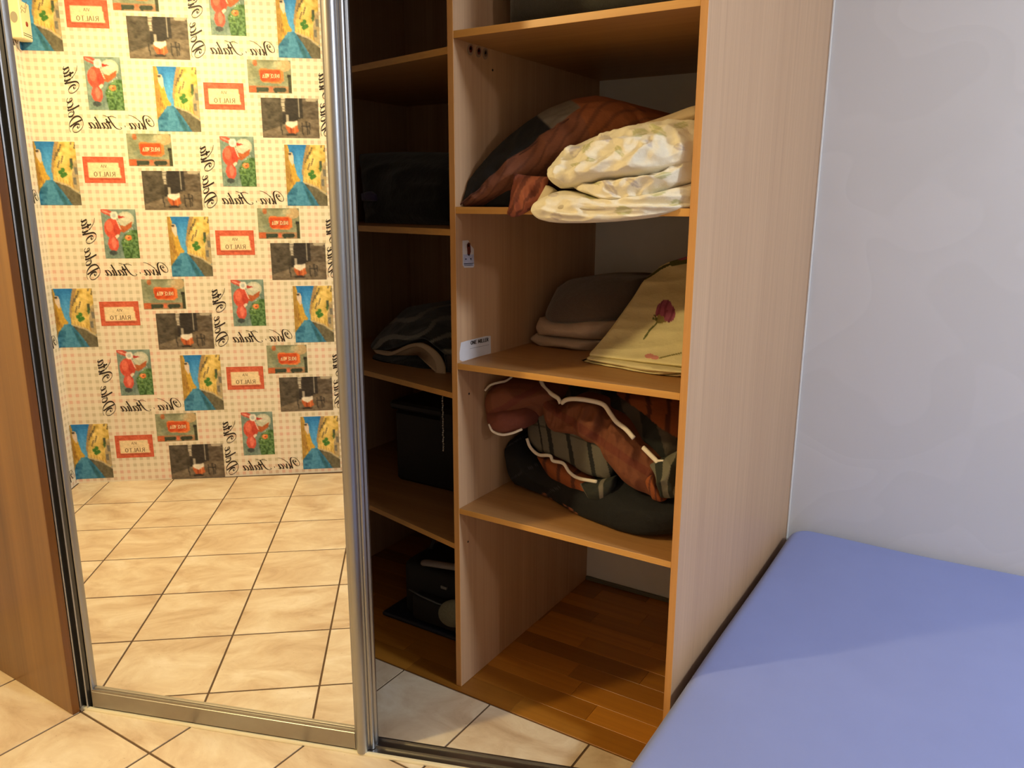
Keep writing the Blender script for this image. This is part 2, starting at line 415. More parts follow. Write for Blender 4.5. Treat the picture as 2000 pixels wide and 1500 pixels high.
track = empty('floor_track', (*MP, 0), MA); tag(track, 'aluminium sliding door track crossing the floor tiles diagonally', 'door track')
TE = 1.49
rail('track_bed', [(0.0125, 0.0005), (0.0125, 0.0024), (-0.016, 0.0024), (-0.0165, 0.0075), (-0.0195, 0.0075), (-0.020, 0.0024), (-0.046, 0.0024), (-0.0465, 0.0070), (-0.0515, 0.0062), (-0.053, 0.0005)], -0.018, TE, ALU_RAIL, track)
rail('front_lip', [(0.0160, 0.0005), (0.0158, 0.0035), (0.0140, 0.0072), (0.0085, 0.0082), (0.0070, 0.0070), (0.0070, 0.0005)], -0.018, TE, BRIGHT, track)
head = empty('header_track', (*MP, 2.405), MA); tag(head, 'aluminium top track of the sliding mirror door under the ceiling', 'door track')
obj('channel', box_mesh('channel', -0.02, TE, -0.018, 0.055, 0.0, 0.06, 0.002), ALU_RAIL, head)
obj('fascia', box_mesh('fascia', -0.02, TE, -0.019, 0.055, 0.061, 0.094), ENDPANEL, head)

# ------------------------------------------------------------------ bed
bed = empty('bed', (0.2, 1.6, 0)); tag(bed, 'low bed with a tight lavender blue fitted sheet against the white wall', 'bed')
BX0, BX1, BY0, BY1, BZ = -0.5215, 0.90, 0.62, 2.640, 0.236
def rounded_slab(name, x0, x1, y0, y1, z0, z1, r, sag=0.0):
    """mattress: rounded plan corners, rounded rims"""
    rc = 0.07; per = []
    for cx, cy, a0 in ((x1-rc, y1-rc, 0), (x0+rc, y1-rc, 90), (x0+rc, y0+rc, 180), (x1-rc, y0+rc, 270)):
        for k in range(9): per.append((cx, cy, math.radians(a0+90*k/8)))
    # densify straight runs
    ring = []
    P = [(cx+rc*math.cos(a), cy+rc*math.sin(a), math.cos(a), math.sin(a)) for cx, cy, a in per]
    for i, p in enumerate(P):
        q = P[(i+1) % len(P)]; ring.append(p); d = math.hypot(q[0]-p[0], q[1]-p[1])
        if d > 0.1:
            m = int(d/0.05)
            for k in range(1, m): t = k/m; ring.append(tuple(p[j]*(1-t)+q[j]*t for j in range(4)))
    n = len(ring); v = []; f = []; prof = []
    for k in range(7): a = math.radians(-90+90*k/6); prof.append((r*math.cos(a)-r, z0+r+r*math.sin(a)))
    for k in range(7): a = math.radians(90*k/6); prof.append((r*math.cos(a)-r, z1-r+r*math.sin(a)))
    for off, z in prof:
        for p in ring: v.append((p[0]+p[2]*off, p[1]+p[3]*off, z + 0.0025*math.sin(9*p[0]+7*p[1])*(z-z0)/(z1-z0)))
    m = len(prof)
    for a in range(m-1):
        for i in range(n): f.append((a*n+i, a*n+(i+1) % n, (a+1)*n+(i+1) % n, (a+1)*n+i))
    # top: concentric rings to the centre
    cx, cy = (x0+x1)/2, (y0+y1)/2; last = (m-1)*n
    for s in (0.97, 0.9, 0.75, 0.5, 0.25):
        st = len(v)
        for p in ring:
            x, y = p[0]+p[2]*(-r), p[1]+p[3]*(-r)
            x, y = cx+(x-cx)*s, cy+(y-cy)*s
            v.append((x, y, z1+sag*(1-s)**0.5 + 0.0025*math.sin(9*x+7*y)))
        for i in range(n): f.append((last+i, last+(i+1) % n, st+(i+1) % n, st+i))
        last = st
    v.append((cx, cy, z1+sag)); f += [(last+i, last+(i+1) % n, len(v)-1) for i in range(n)]
    f.append(tuple(range(n))[::-1])
    return mesh(name, [(a-0.2, b-1.6, c) for a, b, c in v], f, True)
M = NT('lavender_blue_sheet'); v = M.coord(); w1 = M.noise(v, 700, 2, 0.6); w2 = M.noise(v, 6, 3, 0.5)
M.base(M.mix(w2, srgb(126, 138, 192), srgb(134, 146, 200))); M.set(Roughness=0.8, Sheen_Weight=0.15)
M.bump(M.math('ADD', M.math('MULTIPLY', w1, 0.15), w2), 0.10, 0.01); SHEET = M.m
obj('fitted_sheet_mattress', rounded_slab('fitted_sheet_mattress', BX0, BX1, BY0, BY1, 0.062, BZ, 0.034, 0.004), SHEET, bed)
obj('bed_base', box_mesh('bed_base', BX0+0.02-0.2, BX1-0.02-0.2, BY0+0.02-1.6, BY1-0.02-1.6, 0.001, 0.062, 0.004), wood('dark_bed_base', srgb(70, 44, 24), srgb(100, 66, 38), 'y', 0.5), bed)


# ------------------------------------------------------------------ wallpaper prints
def grid_xy(nx, ny):
    x, y = np.meshgrid((np.arange(nx)+0.0)/(nx-1), (np.arange(ny)+0.0)/(ny-1)); return x, y
rng = np.random.RandomState(3)
def blotch(x, y, sx, sy, seed):
    """cheap smooth value noise -1..1"""
    r = np.random.RandomState(seed); G = r.rand(64, 64)*2-1
    a, b = x*sx+5.3, y*sy+3.1; i, j = np.floor(a).astype(int), np.floor(b).astype(int)
    fa, fb = a-i, b-j; fa = fa*fa*(3-2*fa); fb = fb*fb*(3-2*fb)
    g = lambda ii, jj: G[ii % 64, jj % 64]
    return (g(i, j)*(1-fa)+g(i+1, j)*fa)*(1-fb)+(g(i, j+1)*(1-fa)+g(i+1, j+1)*fa)*fb
def inpoly(x, y, pts):
    r = np.zeros(x.shape, bool); n = len(pts); j = n-1
    for i in range(n):
        xi, yi = pts[i]; xj, yj = pts[j]
        if yi != yj:
            c = ((yi > y) != (yj > y)) & (x < (xj-xi)*(y-yi)/(yj-yi)+xi); r ^= c
        j = i
    return r
class Paint:
    def __init__(s, nx, ny, base):
        s.x, s.y = grid_xy(nx, ny); s.nx, s.ny = nx, ny
        s.c = np.zeros((ny, nx, 3)); s.c[:] = base
    def fill(s, mask, colr, a=1.0):
        s.c[mask] = s.c[mask]*(1-a)+np.array(colr, float)*a
    def poly(s, pts, colr, a=1.0): s.fill(inpoly(s.x, s.y, pts), colr, a)
    def ell(s, cx, cy, rx, ry, colr, a=1.0): s.fill(((s.x-cx)/rx)**2+((s.y-cy)/ry)**2 < 1, colr, a)
    def line(s, pts, w, colr, a=1.0, asp=1.0):
        for (x0, y0), (x1, y1) in zip(pts[:-1], pts[1:]):
            dx, dy = (x1-x0), (y1-y0)*asp; L = dx*dx+dy*dy+1e-9
            t = np.clip(((s.x-x0)*dx+(s.y-y0)*asp*dy)/L, 0, 1)
            s.fill(((s.x-x0-t*dx)**2+((s.y-y0)*asp-t*dy)**2) < w*w, colr, a)
    def mod(s, mask, sx, sy, amp, seed):
        n = blotch(s.x, s.y, sx, sy, seed)[..., None]*amp; s.c[mask] = (s.c+n)[mask]
    def done(s):
        c = s.c.copy(); q = np.pad(c, ((1, 1), (1, 1), (0, 0)), 'edge')
        c = 0.6*c+0.1*(q[:-2, 1:-1]+q[2:, 1:-1]+q[1:-1, :-2]+q[1:-1, 2:])
        for k_, (fx, fy) in enumerate(((34, 52), (20, 16))): c = c+blotch(s.x, s.y, fx, fy, 70+k_)[..., None]*np.array((11, 10, 9))
        s.c = c
        return np.array([[srgb(*np.clip(p, 0, 255)) for p in row] for row in s.c])

def paint_canal():
    P = Paint(60, 88, (70, 140, 190)); T = np.ones(P.x.shape, bool)
    P.c[:] = np.array((28, 118, 190))+(P.y[..., None]*np.array((90, 70, 40)))
    P.mod(T, 5, 5, 22, 1)
    P.poly([(0, 0), (0.08, 0), (0.12, 0.12), (0.20, 0.13), (0.22, 0.32), (0.28, 0.5), (0.36, 0.58), (0.2, 0.66), (0.06, 0.78), (0, 0.82)], (206, 164, 62))
    P.poly([(0.09, 0.12), (0.20, 0.13), (0.215, 0.30), (0.17, 0.34), (0.10, 0.24)], (226, 206, 186)); P.poly([(0.1, 0.13), (0.16, 0.13), (0.16, 0.17), (0.1, 0.17)], (80, 70, 60))
    P.poly([(0, 0), (0.05, 0), (0.14, 0.5), (0.08, 0.78), (0, 0.82)], (150, 116, 60), 0.6)
    for k in range(7): P.line([(0.03+0.03*k, 0.35+0.05*k), (0.05+0.03*k, 0.55+0.03*k)], 0.008, (150, 104, 40), 0.8)
    B = [(0.54, 0), (1.01, 0), (1.01, 0.80), (0.75, 0.70), (0.42, 0.61), (0.40, 0.42), (0.46, 0.2)]
    P.poly(B, (216, 184, 96)); mb = inpoly(P.x, P.y, B); P.mod(mb, 12, 16, 34, 5)
    P.poly([(0.54, 0), (0.64, 0), (0.48, 0.3), (0.42, 0.61), (0.40, 0.42), (0.46, 0.2)], (150, 120, 90), 0.7)
    for k, (a, b) in enumerate([(0.50, 0.28), (0.56, 0.22), (0.62, 0.15), (0.55, 0.40), (0.64, 0.33), (0.90, 0.04), (0.97, 0.10)]):
        P.line([(a, b), (a+0.05, b-0.10)], 0.014, (86, 76, 58), 0.85)
    for a, b in ((0.84, 0.26), (0.93, 0.40), (0.88, 0.56)): P.poly([(a, b), (a+0.06, b), (a+0.06, b+0.11), (a, b+0.11)], (78, 84, 66))
    P.poly([(0.93, 0.3), (1.01, 0.25), (1.01, 0.8), (0.86, 0.72), (0.86, 0.5)], (140, 130, 124), 0.6)
    for a, b in ((0.60, 0.48), (0.66, 0.44), (0.70, 0.51), (0.64, 0.53)): P.ell(a, b, 0.05, 0.035, (64, 122, 46))
    P.ell(0.86, 0.38, 0.03, 0.06, (70, 100, 54)); 
    for k in range(6): P.line([(0.5+0.07*k, 0.56+0.018*k), (0.51+0.07*k, 0.62+0.02*k)], 0.01, (176, 128, 60), 0.8)
    W = [(0.0, 0.82), (0.06, 0.77), (0.26, 0.60), (0.41, 0.60), (0.60, 0.78), (0.80, 1.01), (0, 1.01)]
    P.poly(W, (52, 120, 156)); mw = inpoly(P.x, P.y, W); P.mod(mw, 9, 26, 26, 9)
    P.poly([(0.28, 0.62), (0.38, 0.61), (0.50, 0.85), (0.45, 1.01), (0.2, 1.01), (0.25, 0.8)], (84, 156, 192), 0.5)
    P.poly([(0.44, 0.70), (0.58, 0.82), (0.72, 1.01), (0.60, 1.01)], (40, 96, 104), 0.6)
    K = [(0.42, 0.61), (0.75, 0.69), (1.01, 0.83), (1.01, 1.01), (0.80, 1.01), (0.62, 0.80)]
    P.poly(K, (94, 88, 66)); P.mod(inpoly(P.x, P.y, K), 8, 12, 18, 12)
    P.line([(0.45, 0.615), (0.75, 0.69), (1.0, 0.82)], 0.016, (196, 176, 138), 0.9)
    return P
def paint_scooter():
    P = Paint(52, 76, (124, 146, 134)); T = np.ones(P.x.shape, bool); P.mod(T, 5, 6, 20, 21)
    P.poly([(0.36, 0.75), (0.6, 0.5), (1, 0.4), (1, 1), (0.4, 1)], (104, 126, 122), 0.5)
    P.ell(0.70, 0.20, 0.24, 0.155, (196, 196, 172)); P.ell(0.70, 0.16, 0.15, 0.08, (214, 210, 190))
    P.poly([(0.50, 0.32), (0.66, 0.34), (0.88, 0.24), (0.84, 0.36), (0.62, 0.47), (0.48, 0.46)], (176, 90, 44))
    P.ell(0.28, 0.39, 0.235, 0.205, (206, 78, 56)); P.ell(0.20, 0.34, 0.10, 0.12, (226, 110, 84)); P.ell(0.40, 0.42, 0.08, 0.12, (190, 62, 44))
    P.ell(0.27, 0.70, 0.155, 0.155, (204, 80, 62)); P.ell(0.29, 0.68, 0.07, 0.11, (226, 116, 96)); P.ell(0.24, 0.885, 0.12, 0.05, (60, 72, 72))
    P.poly([(0, 0), (0.18, 0.0), (0.38, 0.07), (0.36, 0.17), (0.08, 0.09), (0, 0.05)], (196, 84, 66)); P.line([(0.05, 0.03), (0.3, 0.10)], 0.014, (232, 150, 130))
    P.poly([(0.44, 0.12), (0.70, 0.155), (0.5, 0.19)], (180, 50, 40))
    P.ell(0.37, 0.125, 0.115, 0.085, (236, 228, 214)); P.ell(0.37, 0.125, 0.06, 0.045, (190, 196, 190))
    P.poly([(0.34, 0.55), (0.44, 0.49), (0.46, 0.54), (0.38, 0.61)], (232, 214, 190)); P.line([(0.42, 0.21), (0.52, 0.40)], 0.014, (230, 200, 180))
    Gp = [(1.01, 0.42), (0.8, 0.42), (0.62, 0.52), (0.5, 0.66), (0.52, 0.80), (0.56, 1.01), (1.01, 1.01)]
    P.poly(Gp, (76, 116, 56), 0.85); m = inpoly(P.x, P.y, Gp); P.mod(m, 22, 30, 44, 31)
    for k in range(26): P.ell(0.55+0.45*rng.rand(), 0.5+0.5*rng.rand(), 0.03, 0.016, (120, 156, 74) if k % 2 else (44, 78, 34), 0.8)
    P.ell(0.72, 0.575, 0.10, 0.055, (224, 124, 60)); P.ell(0.69, 0.56, 0.05, 0.03, (238, 160, 100)); P.ell(0.73, 0.58, 0.03, 0.018, (130, 50, 24))
    for a, b in ((0.60, 0.64), (0.86, 0.38), (0.74, 0.45)): P.ell(a, b, 0.02, 0.012, (226, 226, 216))
    return P
def paint_dolce():
    P = Paint(60, 46, (142, 146, 116)); T = np.ones(P.x.shape, bool); P.mod(T, 6, 5, 24, 41)
    P.ell(0.85, 0.16, 0.16, 0.18, (206, 172, 124), 0.8); P.ell(0.70, 0.12, 0.10, 0.10, (196, 186, 150), 0.7); P.ell(0.75, 0.26, 0.09, 0.08, (204, 170, 130), 0.6)
    P.ell(0.18, 0.10, 0.05, 0.10, (176, 104, 60)); P.ell(0.42, 0.62, 0.30, 0.14, (120, 134, 112), 0.6)
    P.poly([(0.26, 0.32), (0.30, 0.26), (0.74, 0.28), (0.83, 0.36), (0.82, 0.62), (0.74, 0.70), (0.34, 0.68), (0.28, 0.60)], (228, 124, 60))
    P.poly([(0.27, 0.34), (0.32, 0.29), (0.72, 0.31), (0.76, 0.36), (0.76, 0.60), (0.70, 0.66), (0.34, 0.65), (0.28, 0.58)], (206, 80, 30))
    P.mod(inpoly(P.x, P.y, [(0.26, 0.32), (0.83, 0.30), (0.82, 0.70), (0.28, 0.66)]), 8, 8, 14, 44)
    P.poly([(0, 0.80), (1, 0.80), (1, 1), (0, 1)], (170, 118, 80), 0.8)
    P.poly([(0.02, 0.78), (0.17, 0.80), (0.18, 1), (0.0, 1)], (196, 96, 52)); P.poly([(0.17, 0.83), (0.45, 0.83), (0.47, 0.90), (0.44, 0.97), (0.17, 0.98)], (54, 66, 50))
    P.poly([(0.56, 0.90), (0.61, 0.84), (0.84, 0.83), (0.88, 0.90), (0.82, 0.97), (0.60, 0.98)], (48, 58, 44)); P.ell(0.51, 0.89, 0.04, 0.08, (214, 110, 74))
    P.poly([(0.92, 0.46), (1, 0.44), (1, 1), (0.93, 1)], (58, 62, 40)); P.poly([(0.9, 0.44), (1, 0.42), (1, 0.5), (0.9, 0.52)], (30, 28, 20))
    return P
def paint_rialto():
    P = Paint(50, 34, (204, 92, 62)); T = np.ones(P.x.shape, bool); P.mod(T, 9, 7, 9, 51)
    P.line([(0.12, 0.845), (0.91, 0.845)], 0.014, (150, 70, 46)); 
    P.poly([(0.115, 0.24), (0.865, 0.24), (0.905, 0.81), (0.115, 0.81)], (238, 214, 170))
    return P
def paint_cafe():
    P = Paint(68, 48, (96, 86, 74)); T = np.ones(P.x.shape, bool); P.mod(T, 7, 8, 16, 61)
    P.poly([(0, 0), (0.36, 0), (0.36, 0.70), (0, 0.86)], (78, 70, 58)); P.mod(inpoly(P.x, P.y, [(0, 0), (0.36, 0), (0.36, 0.70), (0, 0.86)]), 14, 12, 22, 62)
    P.poly([(0.36, 0), (0.72, 0), (0.72, 0.58), (0.36, 0.66)], (44, 38, 34)); P.poly([(0.72, 0), (1, 0), (1, 0.55), (0.72, 0.55)], (92, 80, 66)); P.mod(inpoly(P.x, P.y, [(0.72, 0), (1, 0), (1, 0.55), (0.72, 0.55)]), 16, 18, 26, 64)
    P.poly([(0.70, 0.50), (1.01, 0.52), (1.01, 1.01), (0, 1.01), (0, 0.86), (0.4, 0.66)], (112, 98, 80)); P.mod(inpoly(P.x, P.y, [(0.70, 0.50), (1.01, 0.52), (1.01, 1.01), (0, 1.01), (0, 0.86), (0.4, 0.66)]), 9, 16, 18, 65)
    P.poly([(0.355, 0), (0.42, 0), (0.41, 0.36), (0.36, 0.36)], (196, 186, 166)); 
    for k in range(6): P.poly([(0.355, 0.03+0.06*k), (0.42, 0.03+0.06*k), (0.42, 0.05+0.06*k), (0.355, 0.05+0.06*k)], (110, 100, 88))
    P.poly([(0.645, 0.0), (0.665, 0.0), (0.665, 0.48), (0.645, 0.48)], (176, 168, 152)); P.poly([(0.43, 0.42), (0.47, 0.42), (0.47, 0.58), (0.43, 0.58)], (170, 160, 144))
    P.poly([(0.78, 0.0), (1, 0), (1, 0.06), (0.80, 0.08)], (196, 184, 160), 0.8)
    P.poly([(0.41, 0.66), (0.62, 0.62), (0.63, 0.84), (0.56, 0.90), (0.46, 0.88), (0.42, 0.80)], (196, 98, 48)); P.line([(0.5, 0.72), (0.5, 0.88)], 0.008, (150, 66, 30)); P.line([(0.57, 0.70), (0.57, 0.88)], 0.008, (226, 140, 84))
    P.poly([(0.40, 0.60), (0.62, 0.57), (0.625, 0.66), (0.52, 0.76), (0.42, 0.68)], (232, 222, 204))
    P.ell(0.51, 0.92, 0.10, 0.03, (36, 30, 26))
    for a in (0.70, 0.78): P.line([(a, 0.62), (a+0.01, 0.92)], 0.008, (34, 30, 28)); 
    P.line([(0.68, 0.70), (0.82, 0.70)], 0.008, (34, 30, 28)); P.line([(0.74, 0.58), (0.84, 0.62), (0.82, 0.9)], 0.007, (34, 30, 28)); P.line([(0.33, 0.66), (0.34, 0.92)], 0.008, (30, 26, 24))
    return P

# hand-drawn lettering: strokes in reading direction, x right, y up
CAPS = {'D': [[(0, 0), (0, 1)], [(0, 1), (0.35, 0.97), (0.6, 0.7), (0.6, 0.3), (0.35, 0.03), (0, 0)]], 'O': [[(0.35, 1), (0.05, 0.75), (0.05, 0.25), (0.35, 0), (0.65, 0.25), (0.65, 0.75), (0.35, 1)]],
        'L': [[(0, 1), (0, 0), (0.5, 0)]], 'C': [[(0.6, 0.85), (0.35, 1), (0.05, 0.75), (0.05, 0.25), (0.35, 0), (0.6, 0.15)]], 'E': [[(0.5, 1), (0, 1), (0, 0), (0.5, 0)], [(0, 0.52), (0.4, 0.52)]],
        'V': [[(0, 1), (0.33, 0), (0.66, 1)]], 'I': [[(0.1, 1), (0.1, 0)]], 'T': [[(0, 1), (0.6, 1)], [(0.3, 1), (0.3, 0)]], 'A': [[(0, 0), (0.33, 1), (0.66, 0)], [(0.12, 0.35), (0.54, 0.35)]],
        'R': [[(0, 0), (0, 1), (0.4, 0.97), (0.52, 0.76), (0.4, 0.54), (0, 0.5)], [(0.25, 0.5), (0.58, 0)]], 'N': [[(0, 0), (0, 1), (0.55, 0), (0.55, 1)]], 'M': [[(0, 0), (0.05, 1), (0.38, 0.2), (0.7, 1), (0.75, 0)]], ' ': []}
ADV = {'I': 0.42, 'M': 1.0, 'L': 0.72, ' ': 0.5, 'E': 0.74}
def caps_strokes(text, h):
    out = []; x = 0
    for ch in text:
        out += [[((x+a)*h, b*h) for a, b in s] for s in CAPS[ch]]; x += ADV.get(ch, 0.90)
    return out, (x-0.2)*h
SCRIPT = {'V': ([[(0.62, 1.42), (0.66, 1.30), (0.54, 1.24), (0.46, 1.38), (0.58, 1.62), (0.86, 1.60), (0.98, 1.25), (0.82, 0.72), (0.46, 0.46), (0.12, 0.72), (0.04, 1.30), (0.34, 1.98), (0.86, 2.16), (1.26, 1.78), (1.40, 1.0), (1.50, 0.0)], [(1.50, 0.0), (1.72, 0.7), (2.10, 1.5), (2.60, 2.0), (3.15, 2.2)]], 1.75),
          'D': ([[(0.62, 1.30), (0.66, 1.20), (0.55, 1.14), (0.47, 1.28), (0.60, 1.52), (0.90, 1.50), (1.02, 1.10), (0.84, 0.60), (0.46, 0.40), (0.10, 0.70), (0.06, 1.30), (0.44, 1.98), (1.20, 2.10), (1.90, 1.60), (1.98, 0.80), (1.50, 0.10), (0.80, -0.08), (0.30, 0.06)], [(1.35, 1.95), (1.25, 1.0), (1.0, 0.05)]], 2.2),
          'I': ([[(0.0, 1.72), (0.5, 1.98), (1.0, 1.88), (1.7, 2.1)], [(1.05, 1.9), (0.92, 1.0), (0.66, 0.2), (0.2, -0.06), (-0.15, 0.12), (0.0, 0.3)]], 1.15),
          'i': ([[(0.05, 0.95), (0.02, 0.35), (0.12, 0.0), (0.34, 0.22)], [(0.12, 1.32), (0.16, 1.28)]], 0.42), 'v': ([[(0.02, 0.98), (0.09, 0.60), (0.20, 0.0)], [(0.20, 0.0), (0.38, 0.42), (0.58, 0.98)]], 0.70),
          'a': ([[(0.60, 0.82), (0.28, 0.92), (0.02, 0.45), (0.14, 0.0), (0.42, 0.25), (0.62, 0.92)], [(0.64, 0.92), (0.56, 0.25), (0.68, 0.0), (0.90, 0.22)]], 0.92), 't': ([[(0.34, 1.55), (0.20, 0.6), (0.22, 0.04), (0.48, 0.2)], [(-0.05, 1.0), (0.52, 1.04)]], 0.52),
          'l': ([[(0.34, 1.85), (0.16, 0.7), (0.2, 0.0), (0.44, 0.22)]], 0.46), 'o': ([[(0.36, 0.94), (0.04, 0.6), (0.10, 0.06), (0.46, 0.06), (0.60, 0.5), (0.36, 0.94), (0.70, 0.8)]], 0.70),
          'c': ([[(0.54, 0.78), (0.36, 0.94), (0.06, 0.55), (0.12, 0.04), (0.44, 0.04), (0.62, 0.24)]], 0.62), 'e': ([[(0.08, 0.40), (0.44, 0.55), (0.44, 0.88), (0.14, 0.72), (0.08, 0.18), (0.36, 0.0), (0.64, 0.24)]], 0.66),
          '.': ([[(0.10, 0.42), (0.2, 0.40)]], 0.55), ' ': ([], 0.35)}
def script_strokes(text):
    out = []; x = 0
    for ch in text:
        st, ad = SCRIPT[ch]
        out += [[(x+a+0.30*b, b) for a, b in s] for s in st]; x += ad
    return out, x
def ribbon(strokes, wmin, wmax, xf, smooth=True, pen=0.9):
    """strokes -> flat ribbon faces through xf(x,y)->3d"""
    V, F = [], []
    for s in strokes:
        n = max(4, 5*(len(s)-1)) if smooth else len(s)
        P = catmull(s, n) if smooth else [np.array(p, float) for p in s]
        if not smooth:
            Q = []
            for a, b in zip(P[:-1], P[1:]): Q.append((a, b))
            for a, b in Q:
                d = b-a; L = np.linalg.norm(d)+1e-9; t = d/L; nn = np.array([-t[1], t[0]])
                w = wmin+(wmax-wmin)*abs(t[1]); a2, b2 = a-t*wmin*0.5, b+t*wmin*0.5; k = len(V)
                V += [xf(*(a2+nn*w/2)), xf(*(a2-nn*w/2)), xf(*(b2-nn*w/2)), xf(*(b2+nn*w/2))]; F.append((k, k+1, k+2, k+3))
            continue
        k0 = len(V)
        for i in range(len(P)):
            t = P[min(i+1, len(P)-1)]-P[max(i-1, 0)]; t = t/(np.linalg.norm(t)+1e-9); nn = np.array([-t[1], t[0]])
            down = max(0.0, -t[1])*0.75+abs(t[1])*0.25
            w = wmin+(wmax-wmin)*down**1.2
            if len(s) == 2: w = wmax*1.25
            V += [xf(*(P[i]+nn*w/2)), xf(*(P[i]-nn*w/2))]
        for i in range(len(P)-1): F.append((k0+2*i, k0+2*i+1, k0+2*i+3, k0+2*i+2))
    return V, F

UP, ZP = 0.531, 0.3175
C0U, C0Z = 0.516, 1.877
ITEMS = [('canal_print', 0.0, 0.0, 0.179, 0.268, paint_canal()), ('sign_print', 0.203, -0.061, 0.169, 0.111, paint_rialto()), ('lantern_print', 0.394, 0.038, 0.185, 0.137, paint_dolce()),
         ('cafe_print', 0.442, -0.119, 0.247, 0.169, paint_cafe()), ('scooter_print', -0.277, 0.032, 0.146, 0.216, paint_scooter())]
_mesh_cache = {}
def print_mesh(name, P, w, h, clip=None):
    """grid mesh, origin top-left, local x right (as the mirror shows it), z down; clip keeps faces with x<clip or x>clip"""
    cols = _mesh_cache.setdefault(name+'_c', P.done() if name+'_c' not in _mesh_cache else None)
    nx, ny = P.nx, P.ny
    V = [(P.x[j, i]*w, 0.0, -P.y[j, i]*h) for j in range(ny) for i in range(nx)]
    F = []
    for j in range(ny-1):
        for i in range(nx-1):
            cx = (i+0.5)/(nx-1)*w
            if clip is not None and ((clip[0] == '>' and cx < clip[1]) or (clip[0] == '<' and cx >= clip[1])): continue
            F.append((j*nx+i, (j+1)*nx+i, (j+1)*nx+i+1, j*nx+i+1))
    me = mesh(name, V, F); set_cols(me, cols.reshape(-1, 3)); me.materials.append(PRINT); return me
def add_text_parts(o, name, w, h):
    if name == 'sign_print':
        for txt, hh, zc in (('VIA', 0.012, -0.040), ('RIALTO', 0.019, -0.074)):
            st, tw = caps_strokes(txt, hh); sc = 1.0
            V, F = _mesh_cache.setdefault(txt, ribbon(st, hh*0.07, hh*0.17, lambda x, y, tw=tw, zc=zc, hh=hh: (w*0.50+tw/2-x, 0.0004, zc-hh/2+y), False))
            me = _mesh_cache.get(txt+'_m') or mesh('lettering', V, F); _mesh_cache[txt+'_m'] = me; obj('lettering', me, INKBROWN, o)
    if name == 'lantern_print':
        txt, hh = 'DOLCE VITA', 0.0165
        st, tw = caps_strokes(txt, hh)
        V, F = _mesh_cache.setdefault(txt, ribbon([[(a*0.56, b) for a, b in s] for s in st], hh*0.13, hh*0.19, lambda x, y: (w*0.53+tw*0.28-x, 0.0004, -h*0.48-hh/2+y), False))
        me = _mesh_cache.get(txt+'_m') or mesh('lettering', V, F); _mesh_cache[txt+'_m'] = me; obj('lettering', me, INKCREAM, o)
viva, vw = script_strokes('Viva . Italia'); dolce, dw = script_strokes('Dolce Vita')
def script_obj(strokes, tw, u0, ztop, horizontal, wall):
    if horizontal:
        k = 0.278/tw; hh = 0.030
        xf = lambda x, y: (u0+0.280-x*k, 0.0012, ztop-0.056+y*0.0265)
        V, F = ribbon(strokes, 0.05, 0.22, xf)
    else:
        k = 0.276/tw
        xf = lambda x, y: (u0+0.002+(y*0.0265), 0.0012, ztop-0.278+x*k)
        V, F = ribbon(strokes, 0.05, 0.22, xf)
    keep = [f for f in F if (sum(V[i][0] for i in f) > 0) == (wall is wall_front)]
    if not keep: return
    if wall is wall_front and max(V[i][0] for f in keep for i in f) > 2.75: return
    obj('script_lettering', mesh('script_lettering', V, keep), INK, wall)
for i in range(-1, 5):
    for j in range(-3, 5):
        u0 = C0U+UP*i; z0 = C0Z + 0.635*j + (ZP if i % 2 else 0.0)
        for name, du, dz, w, h, P in ITEMS:
            u, z = u0+du, z0+dz
            if z > CEIL_Z-0.005 or z-h < 0.0 or u+w > 2.75: 
                if not (z-h < 0.0 and z > 0.02 and u+w < 2.75): continue
            if z-h < 0.0 or z > CEIL_Z: continue
            if u >= 0: 
                me = _mesh_cache.get(name) or print_mesh(name, P, w, h); _mesh_cache[name] = me
                o = obj(name, me, None, wall_front); o.location = (u, 0.0008, z); add_text_parts(o, name, w, h)
            elif u+w <= 0:
                if u < -0.8: continue
                me = _mesh_cache.get(name) or print_mesh(name, P, w, h); _mesh_cache[name] = me
                o = obj(name, me, None, wall_left); o.location = (u, 0.0008, z); add_text_parts(o, name, w, h)
            else:
                for wl, sd in ((wall_front, '>'), (wall_left, '<')):
                    o = obj(name, print_mesh(name, P, w, h, (sd, -u)), None, wl); o.location = (u, 0.0008, z)
        zt = z0-0.205
        if 0.07 < zt < CEIL_Z-0.02:
            for wl in ((wall_front, wall_left) if u0-0.289 < 0 else (wall_front,)): script_obj(viva, vw, u0-0.287, zt, True, wl)
        zt = z0-0.010
        if 0.275 < zt < CEIL_Z-0.02 and u0-0.368 > -0.6:
            for wl in ((wall_front, wall_left) if u0-0.368 < 0 else (wall_front,)): script_obj(dolce, dw, u0-0.366, zt, False, wl)

# small alarm box in the corner of the papered walls
ab = empty('alarm_box', (-2.6585, -0.790, 1.957)); tag(ab, 'small cream plastic alarm box with a red lens high on the papered wall', 'alarm box')
CREAMP = plain('cream_plastic', srgb(244, 232, 182), 0.45)
obj('housing', box_mesh('housing', 0.0, 0.050, -0.042, 0.048, 0.0, 0.148, 0.004), CREAMP, ab)
def disc(name, r, loc, axis, mat, parent, sy=1.0, d=0.002):
    me = bpy.data.meshes.new(name); bm = bmesh.new()
    bmesh.ops.create_cone(bm, cap_ends=True, segments=20, radius1=r, radius2=r*0.9, depth=d, matrix=Matrix.Rotation(math.pi/2, 4, axis) if axis else Matrix.Identity(4)); bm.to_mesh(me); bm.free()
    o = obj(name, me, mat, parent); o.location = loc; o.scale = (1, 1, sy) if axis else (1, sy, 1); return o
disc('lens', 0.0105, (0.0505, 0.000, 0.063), 'Y', plain('red_lens', srgb(150, 46, 28), 0.3), ab)
disc('grille', 0.014, (0.025, 0.0485, 0.080), 'X', plain('grey_grille', srgb(170, 160, 136), 0.6), ab, 1.5)
